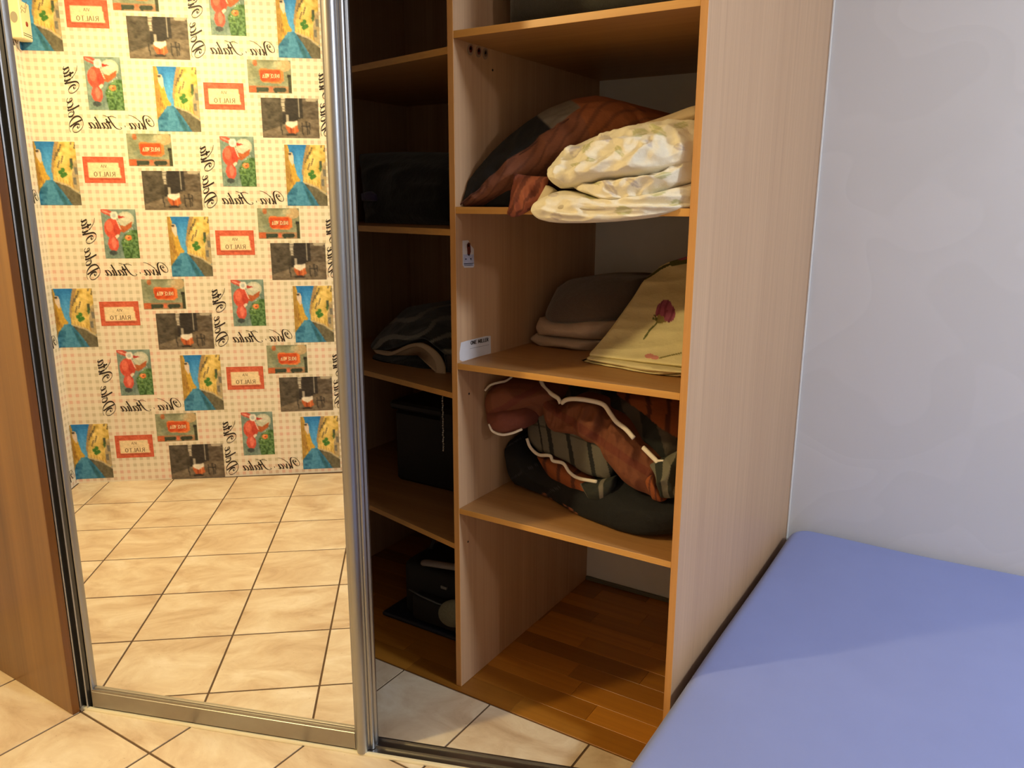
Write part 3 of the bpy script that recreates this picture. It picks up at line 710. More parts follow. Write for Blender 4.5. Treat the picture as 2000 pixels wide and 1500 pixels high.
for k, zz in enumerate((0.014, 0.022)): obj('stripe', box_mesh('stripe', 0.0500, 0.0506, -0.036, 0.040, zz, zz+0.002), INK, ab)
for k in range(2): obj('wave_line', tube_mesh('wave_line', [(0.0503, 0.040-0.012*t, 0.098+0.014*k+0.010*math.sin(t*1.6)+0.006*t) for t in range(6)], 0.0011, 5), INKBROWN, ab)
obj('cable', tube_mesh('cable', [(0.012, 0.0, 0.002), (0.010, 0.004, -0.012), (0.004, -0.010, -0.030), (0.002, -0.030, -0.034)], 0.0025, 6), plain('cable_white', srgb(230, 226, 214), 0.5), ab)

# ------------------------------------------------------------------ cloth tools
def smooth_noise(p, s, seed=0.0):
    return mnoise.noise(Vector((p[0]*s+seed, p[1]*s-seed*0.7, p[2]*s+seed*0.3)))
def catmull_rows(rows, nv):
    return [np.array(c) for c in zip(*[catmull([r[k] for r in rows], nv) for k in range(len(rows[0]))])]
def inp(x, y, pts):
    r = False; n = len(pts); j = n-1
    for i in range(n):
        xi, yi = pts[i]; xj, yj = pts[j]
        if (yi > y) != (yj > y) and x < (xj-xi)*(y-yi)/(yj-yi)+xi: r = not r
        j = i
    return r
def seg_d(x, y, pts):
    best = 1e9
    for (x0, y0), (x1, y1) in zip(pts[:-1], pts[1:]):
        dx, dy = x1-x0, y1-y0; t = max(0, min(1, ((x-x0)*dx+(y-y0)*dy)/(dx*dx+dy*dy+1e-9)))
        best = min(best, math.hypot(x-x0-t*dx, y-y0-t*dy))
    return best
def cloth(name, rows, colour, parent, depth=0.12, nu=60, nv=40, round_=0.018, edge=0.16, wr=(), mat=None, xmax=None, xmin=None, ymax=2.30, zmin=None, sides='lrtb'):
    """folded cloth body. rows: top to bottom rows of (px,py,y): points of its near face, turned into room positions;
       the body goes back by depth.  wr: list of (amp, scale, stretch xyz, seed) wrinkles"""
    ctl = [[np.concatenate([on_y(px, py, y), [px, py]]) for px, py, y in r] for r in rows]
    R = [catmull(r, nu) for r in ctl]                     # each row resampled
    G = []
    for i in range(nu):
        G.append(catmull([R[k][i] for k in range(len(R))], nv))
    V, C = [], []; back = []
    for j in range(nv):
        for i in range(nu):
            q = G[i][j]; p = q[:3].copy(); s, t = i/(nu-1), j/(nv-1)
            e = 0.0
            if 'l' in sides: e = max(e, 1-s/edge)
            if 'r' in sides: e = max(e, 1-(1-s)/edge)
            if 't' in sides: e = max(e, 1-t/edge)
            if 'b' in sides: e = max(e, 1-(1-t)/edge)
            e = min(1.0, max(0.0, e))
            p[1] += round_*(1-math.sqrt(max(0.0, 1-e*e)))
            for amp, sc, st, sd in wr:
                n = mnoise.noise(Vector((p[0]*sc*st[0]+sd, p[1]*sc*st[1]+sd*0.37, p[2]*sc*st[2]-sd)))
                n = 1-abs(n)*2.2 if amp > 0 else n
                p[1] -= abs(amp)*n*(1-0.7*e); p[2] += abs(amp)*0.35*n*(1-e)
            if xmax is not None: p[0] = min(p[0], xmax)
            if xmin is not None: p[0] = max(p[0], xmin)
            if zmin is not None: p[2] = max(p[2], zmin)
            V.append(p); C.append(colour(q[3], q[4], s, t))
    n0 = nu*nv
    F = [(j*nu+i, (j+1)*nu+i, (j+1)*nu+i+1, j*nu+i+1) for j in range(nv-1) for i in range(nu-1)]
    # back shell: the rim pushed back and a closing face grid (coarse)
    rim = [i for i in range(nu)] + [j*nu+nu-1 for j in range(1, nv)] + [(nv-1)*nu+i for i in range(nu-2, -1, -1)] + [j*nu for j in range(nv-2, 0, -1)]
    cen = np.mean([V[i] for i in rim], axis=0); prev = rim
    for sc, dd in ((1.0, 0.35), (0.985, 0.8), (0.93, 1.0)):
        cur = []
        for i in rim:
            p = V[i].copy(); p[0] = cen[0]+(p[0]-cen[0])*sc; p[2] = cen[2]+(p[2]-cen[2])*sc
            p[1] = min(p[1]+depth*dd, max(ymax, V[i][1]+0.002))
            if zmin is not None: p[2] = max(p[2], zmin)
            cur.append(len(V)); V.append(p); C.append(C[i])
        m = len(rim); F += [(prev[k], prev[(k+1) % m], cur[(k+1) % m], cur[k]) for k in range(m)]
        prev = cur
    k = len(V); p = np.mean([V[i] for i in prev], axis=0); V.append(p); C.append(C[rim[0]])
    F += [(prev[a], prev[(a+1) % len(prev)], k) for a in range(len(prev))]
    if parent is not None:
        V = [v - np.array(parent.location) for v in V]
    me = mesh(name, V, F, True); set_cols(me, np.array(C))
    bm = bmesh.new(); bm.from_mesh(me); bmesh.ops.recalc_face_normals(bm, faces=bm.faces); bm.to_mesh(me); bm.free()
    return obj(name, me, mat or CLOTH, parent)
def cord(name, pts, r, mat, parent, n=40, flat=1.0):
    W = [on_y(*p) for p in pts]; P = catmull(W, n)
    return obj(name, tube_mesh(name, [tuple(p-np.array(parent.location)) for p in P], r, 8, flat), mat, parent)
def flat(c):
    c = srgb(*c); return lambda x, y, s, t: c
def thing_at(name, loc, label, cat, group=None):
    return tag(empty(name, loc), label, cat, group)
S2, S3, S4, S5 = 1.2992, 0.9162, 0.5278, 1.6922

# ------------------------------------------------------------------ shelf under the ceiling: dark blanket
o = thing_at('folded_blanket', (-0.8, 1.75, S5), 'dark olive grey folded blanket on the highest visible shelf', 'blanket')
cb = srgb(66, 62, 50); cb2 = srgb(54, 54, 48)
def f_(x, y, s, t): k = 0.5+0.5*math.sin(t*9+s*2); return tuple(a*k+b*(1-k) for a, b in zip(cb, cb2))
cloth('body', [[(990, -150, 1.72), (1090, -165, 1.70), (1220, -180, 1.69), (1362, -195, 1.69)], [(985, -60, 1.70), (1090, -75, 1.68), (1220, -92, 1.67), (1362, -110, 1.67)], [(984, 42, 1.70), (1090, 30, 1.68), (1220, 10, 1.67), (1362, -4, 1.67)]],
      f_, o, 0.40, 50, 30, 0.03, 0.2, [(-0.008, 7, (1, 1, 2), 3.0)], FLEECE, xmax=-0.566, zmin=S5)

# ------------------------------------------------------------------ second shelf: patterned pillow and leaf-print linen
o = thing_at('patterned_pillow', (-0.95, 1.72, S2), 'brown striped pillow with a black and grey band leaning on the divider', 'pillow')
BRN, BRN2, ORG, BLK, GRY = srgb(126, 76, 52), srgb(84, 44, 30), srgb(146, 84, 46), srgb(14, 15, 15), srgb(118, 110, 98)
def f_(x, y, s, t):
    if t < 0.335:
        return BLK if s < 0.50 else (GRY if s < 0.635 else ORG)
    k = math.sin((s*1.0+(t-0.33)*0.62)*58+math.sin(t*7)*1.1)
    base = BRN if s < 0.62 else ORG
    return tuple(0.55*a_+0.45*b_ for a_, b_ in zip(BRN2, base)) if k > 0.66 else base
cloth('pillow_body', [[(889, 394, 1.60), (908, 352, 1.62), (958, 293, 1.66), (1014, 243, 1.70), (1078, 206, 1.76), (1152, 187, 1.82), (1235, 203, 1.90), (1310, 222, 1.96)],
                      [(893, 401, 1.585), (932, 372, 1.59), (986, 324, 1.61), (1048, 276, 1.64), (1108, 233, 1.69), (1172, 197, 1.76), (1248, 213, 1.85), (1320, 234, 1.92)],
                      [(899, 405, 1.585), (948, 386, 1.59), (1004, 350, 1.61), (1066, 312, 1.64), (1130, 268, 1.69), (1195, 238, 1.76), (1262, 246, 1.84), (1330, 260, 1.90)],
                      [(908, 407, 1.60), (958, 400, 1.62), (1020, 385, 1.65), (1080, 358, 1.69), (1140, 330, 1.74), (1205, 305, 1.80), (1275, 300, 1.86), (1335, 300, 1.92)]],
      f_, o, 0.16, 110, 60, 0.02, 0.12, [(-0.006, 11, (0.6, 1, 1.4), 1.0), (0.006, 13, (1.2, 1, 0.9), 4.0), (0.003, 28, (1, 1, 1), 7.0)], xmin=XD1+0.003, xmax=-0.566, ymax=2.25, zmin=S2)
cord('seam', [(896, 402, 1.582), (933, 372, 1.586), (986, 325, 1.606), (1048, 277, 1.636), (1108, 234, 1.684), (1168, 198, 1.752)], 0.0016, plain('brown_seam', srgb(84, 44, 30), 0.8), o)
def f_(x, y, s, t): return srgb(150, 82, 58) if (math.sin(s*16+t*5) < 0.5) else srgb(108, 54, 38)
cloth('loose_corner', [[(1000, 338, 1.585), (1030, 343, 1.57), (1068, 345, 1.575)], [(996, 372, 1.565), (1026, 375, 1.55), (1058, 378, 1.56)], [(992, 400, 1.548), (1018, 402, 1.542), (1044, 398, 1.548)], [(988, 419, 1.548), (1003, 424, 1.545), (1032, 410, 1.550)]],
      f_, o, 0.012, 34, 30, 0.008, 0.25, [(0.012, 22, (1.6, 1, 0.7), 2.0), (-0.006, 30, (1, 1, 1), 5.0)])
cloth('dark_opening', [[(966, 352, 1.63), (980, 345, 1.63), (1000, 348, 1.63)], [(956, 385, 1.61), (976, 378, 1.61), (998, 378, 1.61)], [(940, 405, 1.60), (965, 406, 1.60), (994, 406, 1.60)]], flat((16, 15, 15)), o, 0.05, 16, 12, 0.01, 0.3, zmin=S2)  # black patch standing in for the shade inside the opening beside the pillow

o = thing_at('leaf_print_linen', (-0.76, 1.62, S2), 'cream bed linen with pale green leaf print folded over the shelf edge', 'bed linen')
CRM, LEAF, VIO = srgb(234, 224, 198), srgb(186, 184, 126), srgb(192, 180, 172)
def mk_leaf(seed, n, x0, x1, y0, y1):
    r = random.Random(seed); return [(r.uniform(x0, x1), r.uniform(y0, y1), r.uniform(-0.9, 0.9), r.uniform(13, 21)) for _ in range(n)]
def leaf_col(leaves):
    def f(x, y, s, t):
        c = CRM
        for k, (a, b, an, ln) in enumerate(leaves):
            u = (x-a)*math.cos(an)+(y-b)*math.sin(an); w = -(x-a)*math.sin(an)+(y-b)*math.cos(an)
            if abs(u) < ln and abs(w) < ln*0.42*(1-(u/ln)**2):
                m = 0.8 if abs(w) > 1.2 else 0.35
                tgt = LEAF if k % 3 else VIO; c = tuple(p*(1-m)+q*m for p, q in zip(CRM, tgt))
        return c
    return f
L1 = [(1130, 300, -0.5, 16), (1155, 292, -0.9, 18), (1130, 325, 0.2, 15), (1190, 278, 0.1, 16), (1255, 268, -0.4, 18), (1290, 262, 0.5, 20), (1275, 285, 1.3, 14), (1160, 318, 0.1, 12), (1335, 250, -0.6, 16), (1330, 292, 0.4, 15), (1215, 300, 0.9, 15)]
# bottom fold, nearest the edge
cloth('lower_fold', [[(1052, 388, 1.535), (1100, 372, 1.545), (1180, 388, 1.55), (1265, 378, 1.56), (1370, 352, 1.60)], [(1036, 400, 1.520), (1090, 388, 1.520), (1180, 396, 1.525), (1265, 388, 1.54), (1370, 364, 1.59)],
                     [(1033, 413, 1.518), (1085, 412, 1.512), (1180, 415, 1.518), (1265, 404, 1.535), (1370, 386, 1.59)], [(1046, 427, 1.520), (1085, 430, 1.515), (1180, 430, 1.520), (1265, 420, 1.535), (1370, 400, 1.59)], [(1070, 434, 1.530), (1100, 436, 1.525), (1180, 434, 1.530), (1265, 425, 1.545), (1370, 405, 1.60)]],
      leaf_col([(1080, 380, 0.2, 16), (1155, 384, 0.4, 17), (1290, 380, -0.3, 17), (1090, 425, 0.1, 15), (1220, 414, -0.1, 18), (1320, 398, -0.3, 14)]), o, 0.05, 100, 44, 0.012, 0.16,
      [(0.009, 12, (0.35, 1, 3.6), 2.5), (0.006, 30, (0.5, 1, 2.0), 8.0), (-0.0025, 60, (1, 1, 1), 5.0)], xmax=-0.5635)
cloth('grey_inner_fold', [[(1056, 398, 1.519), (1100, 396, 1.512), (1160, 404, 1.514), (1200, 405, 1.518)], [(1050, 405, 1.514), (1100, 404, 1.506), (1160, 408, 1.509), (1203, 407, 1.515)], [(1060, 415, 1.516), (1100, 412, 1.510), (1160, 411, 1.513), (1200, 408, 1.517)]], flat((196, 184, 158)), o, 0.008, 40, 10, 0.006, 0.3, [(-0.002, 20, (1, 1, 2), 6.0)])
cloth('middle_fold', [[(1112, 362, 1.56), (1180, 352, 1.56), (1260, 340, 1.57), (1370, 298, 1.61)], [(1125, 372, 1.535), (1185, 366, 1.528), (1265, 352, 1.54), (1370, 320, 1.60)], [(1150, 381, 1.535), (1188, 386, 1.525), (1268, 370, 1.54), (1370, 338, 1.60)], [(1168, 388, 1.545), (1195, 395, 1.538), (1268, 382, 1.55), (1370, 350, 1.60)]],
      leaf_col([(1195, 370, 1.0, 18), (1170, 360, 0.1, 12), (1300, 348, -0.3, 17), (1240, 360, 0.4, 13)]), o, 0.10, 80, 30, 0.014, 0.2, [(0.014, 13, (0.5, 1, 2.6), 7.5), (0.008, 28, (1.0, 1, 1.6), 3.0), (-0.0025, 60, (1, 1, 1), 5.0)], xmax=-0.5635)
cloth('upper_fold', [[(1108, 290, 1.66), (1160, 268, 1.68), (1215, 252, 1.70), (1285, 232, 1.71), (1374, 206, 1.72)], [(1072, 322, 1.585), (1125, 300, 1.59), (1190, 278, 1.60), (1270, 260, 1.61), (1372, 238, 1.64)],
                     [(1066, 340, 1.545), (1115, 325, 1.535), (1185, 308, 1.535), (1268, 295, 1.55), (1370, 273, 1.60)], [(1074, 356, 1.535), (1115, 350, 1.522), (1185, 340, 1.522), (1268, 326, 1.54), (1370, 298, 1.60)], [(1092, 368, 1.545), (1120, 364, 1.535), (1185, 352, 1.54), (1268, 340, 1.55), (1370, 316, 1.605)]],
      leaf_col(L1), o, 0.14, 110, 60, 0.014, 0.13, [(0.014, 8, (0.5, 1, 1.9), 5.5), (0.012, 15, (1.3, 1, 0.9), 1.5), (0.006, 32, (0.8, 1, 1.4), 9.0), (-0.0025, 62, (1, 1, 1), 4.0)], xmax=-0.5635)
cloth('rolled_hem', [[(1232, 246, 1.645), (1290, 228, 1.655), (1345, 208, 1.655), (1362, 205, 1.655)], [(1240, 250, 1.63), (1295, 236, 1.635), (1350, 222, 1.635), (1362, 220, 1.635)], [(1262, 252, 1.635), (1300, 245, 1.64), (1343, 236, 1.64), (1360, 232, 1.64)]], flat((186, 164, 130)), o, 0.03, 40, 14, 0.008, 0.3, [(-0.003, 18, (1, 1, 1), 2.0)], xmax=-0.5635)
cloth('turned_corner', [[(1064, 362, 1.56), (1072, 366, 1.56), (1080, 372, 1.56)], [(1052, 384, 1.55), (1060, 386, 1.55), (1068, 388, 1.55)], [(1040, 404, 1.54), (1046, 402, 1.54), (1052, 398, 1.54)]], flat((206, 190, 156)), o, 0.02, 12, 12, 0.004, 0.3)

# ------------------------------------------------------------------ third shelf
o = thing_at('grey_brown_blanket', (-0.95, 1.98, 1.0), 'dark grey brown fleece blanket folded on top of the beige sheets', 'blanket')
cloth('blanket_body', [[(1082, 562, 1.98), (1110, 546, 2.02), (1170, 543, 2.03), (1240, 546, 2.06)], [(1066, 592, 1.91), (1110, 580, 1.92), (1165, 578, 1.94), (1232, 580, 2.00)], [(1057, 618, 1.88), (1100, 618, 1.875), (1155, 616, 1.89), (1215, 616, 1.96)], [(1072, 634, 1.89), (1105, 637, 1.885), (1150, 634, 1.90), (1205, 632, 1.97)]],
      flat((92, 76, 66)), o, 0.26, 60, 40, 0.03, 0.2, [(-0.005, 8, (1, 1, 1), 2.0)], FLEECE, ymax=2.28)
o = thing_at('beige_sheet', (-0.98, 1.98, S3), 'beige folded cotton sheets under the grey brown blanket', 'bed sheet')
def f_(x, y, s, t): return srgb(182, 158, 138)
cloth('upper_sheet', [[(1048, 622, 1.89), (1100, 630, 1.885), (1150, 628, 1.89), (1205, 628, 1.95)], [(1041, 640, 1.872), (1100, 645, 1.865), (1148, 646, 1.875), (1195, 646, 1.93)], [(1046, 655, 1.875), (1100, 660, 1.868), (1140, 664, 1.877), (1185, 665, 1.93)]], f_, o, 0.27, 60, 20, 0.016, 0.25, [(0.006, 16, (1.4, 1, 0.8), 2.0)], ymax=2.28)
cloth('lower_sheet', [[(1042, 652, 1.89), (1100, 660, 1.88), (1135, 664, 1.88), (1180, 667, 1.92)], [(1031, 664, 1.88), (1100, 672, 1.862), (1130, 677, 1.868), (1170, 680, 1.92)], [(1050, 677, 1.875), (1100, 681, 1.868), (1125, 685, 1.872), (1165, 689, 1.92)]], flat((176, 152, 132)), o, 0.27, 60, 16, 0.014, 0.3, [(0.004, 18, (1.4, 1, 0.8), 6.0)], zmin=S3, xmin=XD1+0.004, ymax=2.28)
o = thing_at('navy_pillowcase', (-1.10, 2.02, S3), 'dark navy folded pillowcase with a white stripe left of the beige sheets', 'pillowcase')
def f_(x, y, s, t): return srgb(214, 208, 200) if 0.42 < s < 0.58 else srgb(20, 20, 26)
cloth('case_body', [[(1040, 620, 1.99), (1048, 618, 1.99), (1068, 618, 1.99)], [(1034, 640, 1.97), (1042, 640, 1.97), (1060, 640, 1.97)], [(1032, 662, 1.97), (1044, 664, 1.97), (1060, 664, 1.97)]], f_, o, 0.22, 30, 16, 0.01, 0.3, zmin=S3, ymax=2.28, xmin=XD1+0.004)

o = thing_at('rose_print_linen', (-0.70, 1.85, S3), 'pale yellow bed linen printed with a pink rose on the third shelf', 'bed linen')
YEL = srgb(226, 212, 162); PK, PK2, GRN, GRN2 = srgb(166, 84, 112), srgb(136, 60, 86), srgb(96, 100, 48), srgb(132, 122, 62)
PETALS = [(1300, 604, 16, 14), (1308, 612, 12, 18), (1293, 614, 12, 16), (1302, 596, 11, 10)]
def rose(x, y, s, t):
    c = YEL
    stem = seg_d(x, y, [(1258, 662), (1270, 648), (1283, 634), (1288, 622)])
    if stem < 1.7: c = GRN
    if seg_d(x, y, [(1284, 632), (1300, 628), (1312, 622), (1318, 616)]) < 1.6: c = GRN2
    for a in ([(1286, 628), (1279, 616)], [(1284, 626), (1276, 622)], [(1288, 626), (1284, 610)], [(1290, 628), (1292, 612)]):
        if seg_d(x, y, a) < 1.8: c = GRN
    if inp(x, y, [(1285, 630), (1284, 612), (1290, 606), (1300, 615), (1306, 628), (1296, 632)]): c = srgb(170, 140, 80)
    for k, (a, b, rx, ry) in enumerate(PETALS):
        if ((x-a)/rx)**2+((y-b)/ry)**2 < 1 and not (y > 618 and x < 1298): c = PK if (math.sin(x*0.5+y*0.2+k) < 0.35) else PK2
    if inp(x, y, [(1284, 630), (1286, 614), (1296, 620), (1300, 630)]): c = srgb(150, 132, 74)
    # second flower folded over the top
    if seg_d(x, y, [(1262, 545), (1290, 526), (1312, 516), (1325, 512)]) < 2.2: c = srgb(80, 84, 40)
    if seg_d(x, y, [(1315, 515), (1345, 510)]) < 6: c = GRN
    if ((x-1332)/14)**2+((y-500)/9)**2 < 1: c = PK
    if ((x-1270)/9)**2+((y-696)/5)**2 < 1 or ((x-1281)/8)**2+((y-699)/4)**2 < 1: c = srgb(214, 140, 128)
    if seg_d(x, y, [(1290, 700), (1332, 690)]) < 1.2: c = GRN2
    return c
cloth('top_layer', [[(1288, 523, 2.06), (1310, 512, 2.06), (1350, 500, 2.06)], [(1258, 546, 2.02), (1300, 544, 2.02), (1350, 542, 2.02)], [(1228, 590, 1.945), (1285, 592, 1.945), (1348, 594, 1.94)], [(1192, 640, 1.86), (1265, 643, 1.86), (1345, 646, 1.855)],
                    [(1162, 676, 1.79), (1250, 683, 1.78), (1342, 690, 1.77)], [(1149, 691, 1.755), (1240, 702, 1.735), (1340, 712, 1.715)], [(1150, 698, 1.765), (1240, 709, 1.745), (1340, 719, 1.725)]],
      rose, o, 0.10, 130, 130, 0.010, 0.06, [(0.006, 6, (0.5, 2.2, 2.2), 3.3), (-0.003, 22, (1, 1, 1), 5.0)], xmax=-0.5645, ymax=2.28, zmin=S3, sides='lb')
for k, (dy, dx, dyy, cc) in enumerate(((8, -2, 0.010, (226, 212, 164)), (15, -8, 0.004, (218, 203, 152)), (22, -12, -0.004, (226, 212, 164)))):
    cl = [[(1152+dx, 694+dy-6, 1.765-dyy), (1210, 701+dy-5, 1.748-dyy), (1270, 709+dy-4, 1.728-dyy), (1340, 715+dy-10*(k > 0), 1.715-dyy)], [(1146+dx, 697+dy-5, 1.748-dyy), (1210, 706+dy-3, 1.728-dyy), (1270, 714+dy-1, 1.708-dyy), (1340, 719+dy-10*(k > 0), 1.70-dyy)],
          [(1150+dx, 700+dy-4, 1.75-dyy), (1210, 709+dy-1, 1.73-dyy), (1270, 718+dy+1, 1.712-dyy), (1340, 722+dy-10*(k > 0), 1.70-dyy)]]
    cloth('lower_layer', cl, flat(cc), o, 0.20, 90, 10, 0.006, 0.25, [(0.006, 9, (1.5, 1, 0.4), 3.0+k), (-0.002, 30, (1, 1, 1), 1.0)], xmax=-0.5645, zmin=S3+0.002)

# ------------------------------------------------------------------ fourth shelf: duvet bundle
o = thing_at('black_duvet', (-0.82, 1.78, S4), 'black quilted duvet rolled under the brown bedding bundle', 'duvet')
def f_(x, y, s, t):
    if s < 0.42 and abs(math.sin((x*0.6+y)*0.045)) < 0.05: return srgb(58, 58, 64)
    if 0.3 < s < 0.52 and t > 0.70 and math.sin(x*0.30)*math.sin(y*0.33) > 0.3: return srgb(150, 90, 58)
    return srgb(14, 14, 15)
cloth('roll', [[(982, 868, 1.78), (1015, 850, 1.82), (1060, 872, 1.86), (1120, 915, 1.80), (1200, 925, 1.75), (1260, 950, 1.72), (1330, 965, 1.72)],
               [(976, 890, 1.745), (1012, 892, 1.765), (1062, 922, 1.76), (1122, 955, 1.71), (1200, 975, 1.67), (1260, 995, 1.65), (1325, 1000, 1.65)],
               [(984, 928, 1.745), (1018, 940, 1.755), (1066, 962, 1.735), (1126, 995, 1.68), (1196, 1022, 1.65), (1250, 1036, 1.64), (1322, 1032, 1.645)],
               [(996, 946, 1.755), (1026, 956, 1.765), (1072, 976, 1.745), (1132, 1010, 1.69), (1200, 1036, 1.665), (1252, 1048, 1.655), (1322, 1046, 1.66)]],
      f_, o, 0.30, 100, 50, 0.03, 0.16, [(-0.010, 7, (1, 1, 1), 2.0), (0.006, 13, (0.7, 1, 1.5), 6.0)], xmin=XD1+0.004, xmax=-0.5645, zmin=S4, ymax=2.28)

o = thing_at('brown_bedding_bundle', (-0.85, 1.80, S4+0.12), 'rumpled brown and grey striped duvet cover with white piping on the fourth shelf', 'duvet cover')
RB, RB2, GR, GK, OB = srgb(118, 66, 40), srgb(92, 42, 26), srgb(98, 92, 80), srgb(26, 27, 24), srgb(146, 76, 34)
# dark striped body behind
def f_(x, y, s, t):
    if x > 1205 and y < 770+(x-1205)*0.75: return srgb(84, 40, 22) if math.sin(x*0.16) > 0.75 else OB
    k = math.sin((x-y*0.25)*0.105); return srgb(72, 62, 52) if k > 0.2 else GK
cloth('striped_body', [[(1010, 735, 1.93), (1090, 738, 1.90), (1170, 752, 1.87), (1240, 764, 1.85), (1335, 776, 1.85)], [(1020, 780, 1.88), (1100, 782, 1.84), (1180, 792, 1.81), (1250, 806, 1.78), (1332, 820, 1.77)],
                       [(1030, 850, 1.86), (1110, 860, 1.81), (1190, 868, 1.77), (1260, 872, 1.74), (1328, 880, 1.73)], [(1050, 910, 1.86), (1120, 930, 1.81), (1200, 940, 1.77), (1260, 945, 1.74), (1325, 950, 1.73)]],
      f_, o, 0.35, 110, 60, 0.03, 0.15, [(0.012, 9, (1.2, 1, 0.8), 4.0), (-0.006, 16, (1, 1, 1), 1.0)], xmin=XD1+0.01, xmax=-0.5645, ymax=2.28)
# left brown lobe
def f_(x, y, s, t): return RB if math.sin(x*0.05+y*0.09) < 0.8 else srgb(112, 54, 36)
cloth('left_lobe', [[(958, 752, 1.72), (990, 738, 1.76), (1030, 734, 1.80), (1078, 744, 1.83)], [(943, 776, 1.672), (985, 764, 1.685), (1030, 764, 1.73), (1080, 772, 1.77)], [(942, 804, 1.668), (985, 796, 1.672), (1030, 790, 1.72), (1074, 798, 1.77)], [(948, 824, 1.672), (985, 820, 1.685), (1028, 814, 1.73), (1060, 820, 1.78)]],
      f_, o, 0.34, 70, 50, 0.022, 0.2, [(0.010, 13, (0.6, 1, 1.5), 3.0), (0.005, 24, (1, 1, 1), 7.0)], xmin=XD1+0.004, ymax=2.28)
cloth('lobe_fold', [[(946, 806, 1.668), (975, 802, 1.666), (1022, 798, 1.70)], [(948, 826, 1.660), (978, 822, 1.652), (1026, 816, 1.69)], [(960, 842, 1.664), (984, 848, 1.660), (1022, 838, 1.695)]], flat((116, 60, 44)), o, 0.10, 40, 26, 0.014, 0.25, [(0.006, 16, (1, 1, 1), 2.0)], xmin=XD1+0.004)
# grey panel with dark stripes
def f_(x, y, s, t):
    xs = x-(y-800)*0.16
    for c in (1048, 1066, 1102, 1140, 1172):
        if abs(xs-c) < (1.6 if c < 1060 else 4.0): return GK
    if t > 0.33 and t < 0.36: return srgb(70, 64, 56)
    return GR
cloth('grey_panel', [[(1030, 792, 1.79), (1062, 795, 1.78), (1100, 815, 1.77), (1150, 840, 1.75), (1205, 870, 1.73)], [(1028, 825, 1.775), (1062, 832, 1.76), (1102, 845, 1.745), (1150, 862, 1.72), (1200, 885, 1.70)], [(1028, 857, 1.775), (1062, 868, 1.752), (1104, 878, 1.735), (1148, 898, 1.71), (1195, 915, 1.69)],
                     [(1048, 884, 1.775), (1078, 892, 1.755), (1110, 908, 1.735), (1145, 930, 1.715), (1190, 940, 1.70)]], f_, o, 0.10, 120, 60, 0.016, 0.12, [(-0.006, 9, (1.4, 1, 0.6), 2.0), (0.004, 15, (1.6, 1, 0.6), 5.0)])
# brown saddle across the middle
def f_(x, y, s, t): return RB if math.sin(x*0.04-y*0.06) < 0.86 else srgb(110, 52, 32)
cloth('brown_saddle', [[(1046, 742, 1.81), (1064, 752, 1.80), (1096, 786, 1.80), (1122, 776, 1.765), (1170, 786, 1.755), (1186, 800, 1.765), (1202, 814, 1.735), (1230, 846, 1.72), (1262, 880, 1.70), (1296, 916, 1.69)],
                       [(1050, 775, 1.775), (1066, 788, 1.755), (1096, 806, 1.755), (1124, 805, 1.725), (1162, 816, 1.710), (1180, 832, 1.722), (1200, 848, 1.695), (1230, 880, 1.685), (1262, 910, 1.68), (1296, 938, 1.68)],
                       [(1056, 805, 1.765), (1070, 818, 1.745), (1090, 830, 1.752), (1120, 832, 1.715), (1150, 846, 1.700), (1170, 864, 1.708), (1194, 882, 1.680), (1226, 915, 1.670), (1256, 942, 1.665), (1292, 962, 1.67)],
                       [(1062, 832, 1.77), (1074, 844, 1.755), (1084, 848, 1.752), (1116, 852, 1.725), (1146, 866, 1.710), (1164, 872, 1.708), (1184, 906, 1.685), (1218, 946, 1.675), (1252, 966, 1.670), (1288, 982, 1.675)]],
      f_, o, 0.10, 150, 64, 0.022, 0.18, [(0.012, 13, (1.6, 1, 0.8), 6.0), (0.006, 26, (1.4, 1, 0.8), 2.0)], xmax=-0.5645)
# lower strips
def f_(x, y, s, t): return OB if math.sin(x*0.22) < 0.7 else srgb(92, 46, 24)
cloth('orange_strip', [[(1044, 892, 1.765), (1085, 902, 1.745), (1125, 928, 1.72), (1165, 948, 1.70)], [(1054, 912, 1.755), (1092, 928, 1.73), (1128, 950, 1.71), (1162, 968, 1.69)], [(1068, 936, 1.75), (1100, 950, 1.73), (1130, 970, 1.705), (1166, 987, 1.69)]], f_, o, 0.06, 60, 24, 0.014, 0.25, [(0.008, 15, (0.7, 1, 1.6), 3.0)])
cloth('dark_flap', [[(1128, 945, 1.70), (1160, 942, 1.69), (1195, 935, 1.68)], [(1140, 965, 1.68), (1162, 962, 1.67), (1192, 955, 1.67)], [(1152, 984, 1.685), (1168, 988, 1.68), (1188, 975, 1.68)]], lambda x, y, s, t: srgb(120, 112, 98) if s < 0.10 or abs(s-0.72) < 0.06 else srgb(40, 42, 36), o, 0.03, 40, 24, 0.012, 0.3, [(0.006, 18, (1, 1, 1), 4.0)])
cloth('scrunched_corner', [[(1262, 912, 1.66), (1290, 900, 1.65), (1330, 880, 1.66)], [(1276, 935, 1.645), (1298, 930, 1.635), (1328, 915, 1.65)], [(1282, 958, 1.645), (1300, 955, 1.64), (1326, 945, 1.65)], [(1288, 975, 1.66), (1306, 978, 1.655), (1324, 972, 1.66)]], lambda x, y, s, t: srgb(112, 108, 92) if math.sin(s*11+t*4) > -0.1 else srgb(38, 42, 34), o, 0.05, 50, 40, 0.02, 0.25, [(0.018, 18, (1.5, 1, 1), 3.0), (-0.006, 26, (1, 1, 1), 1.0)], xmax=-0.5645)
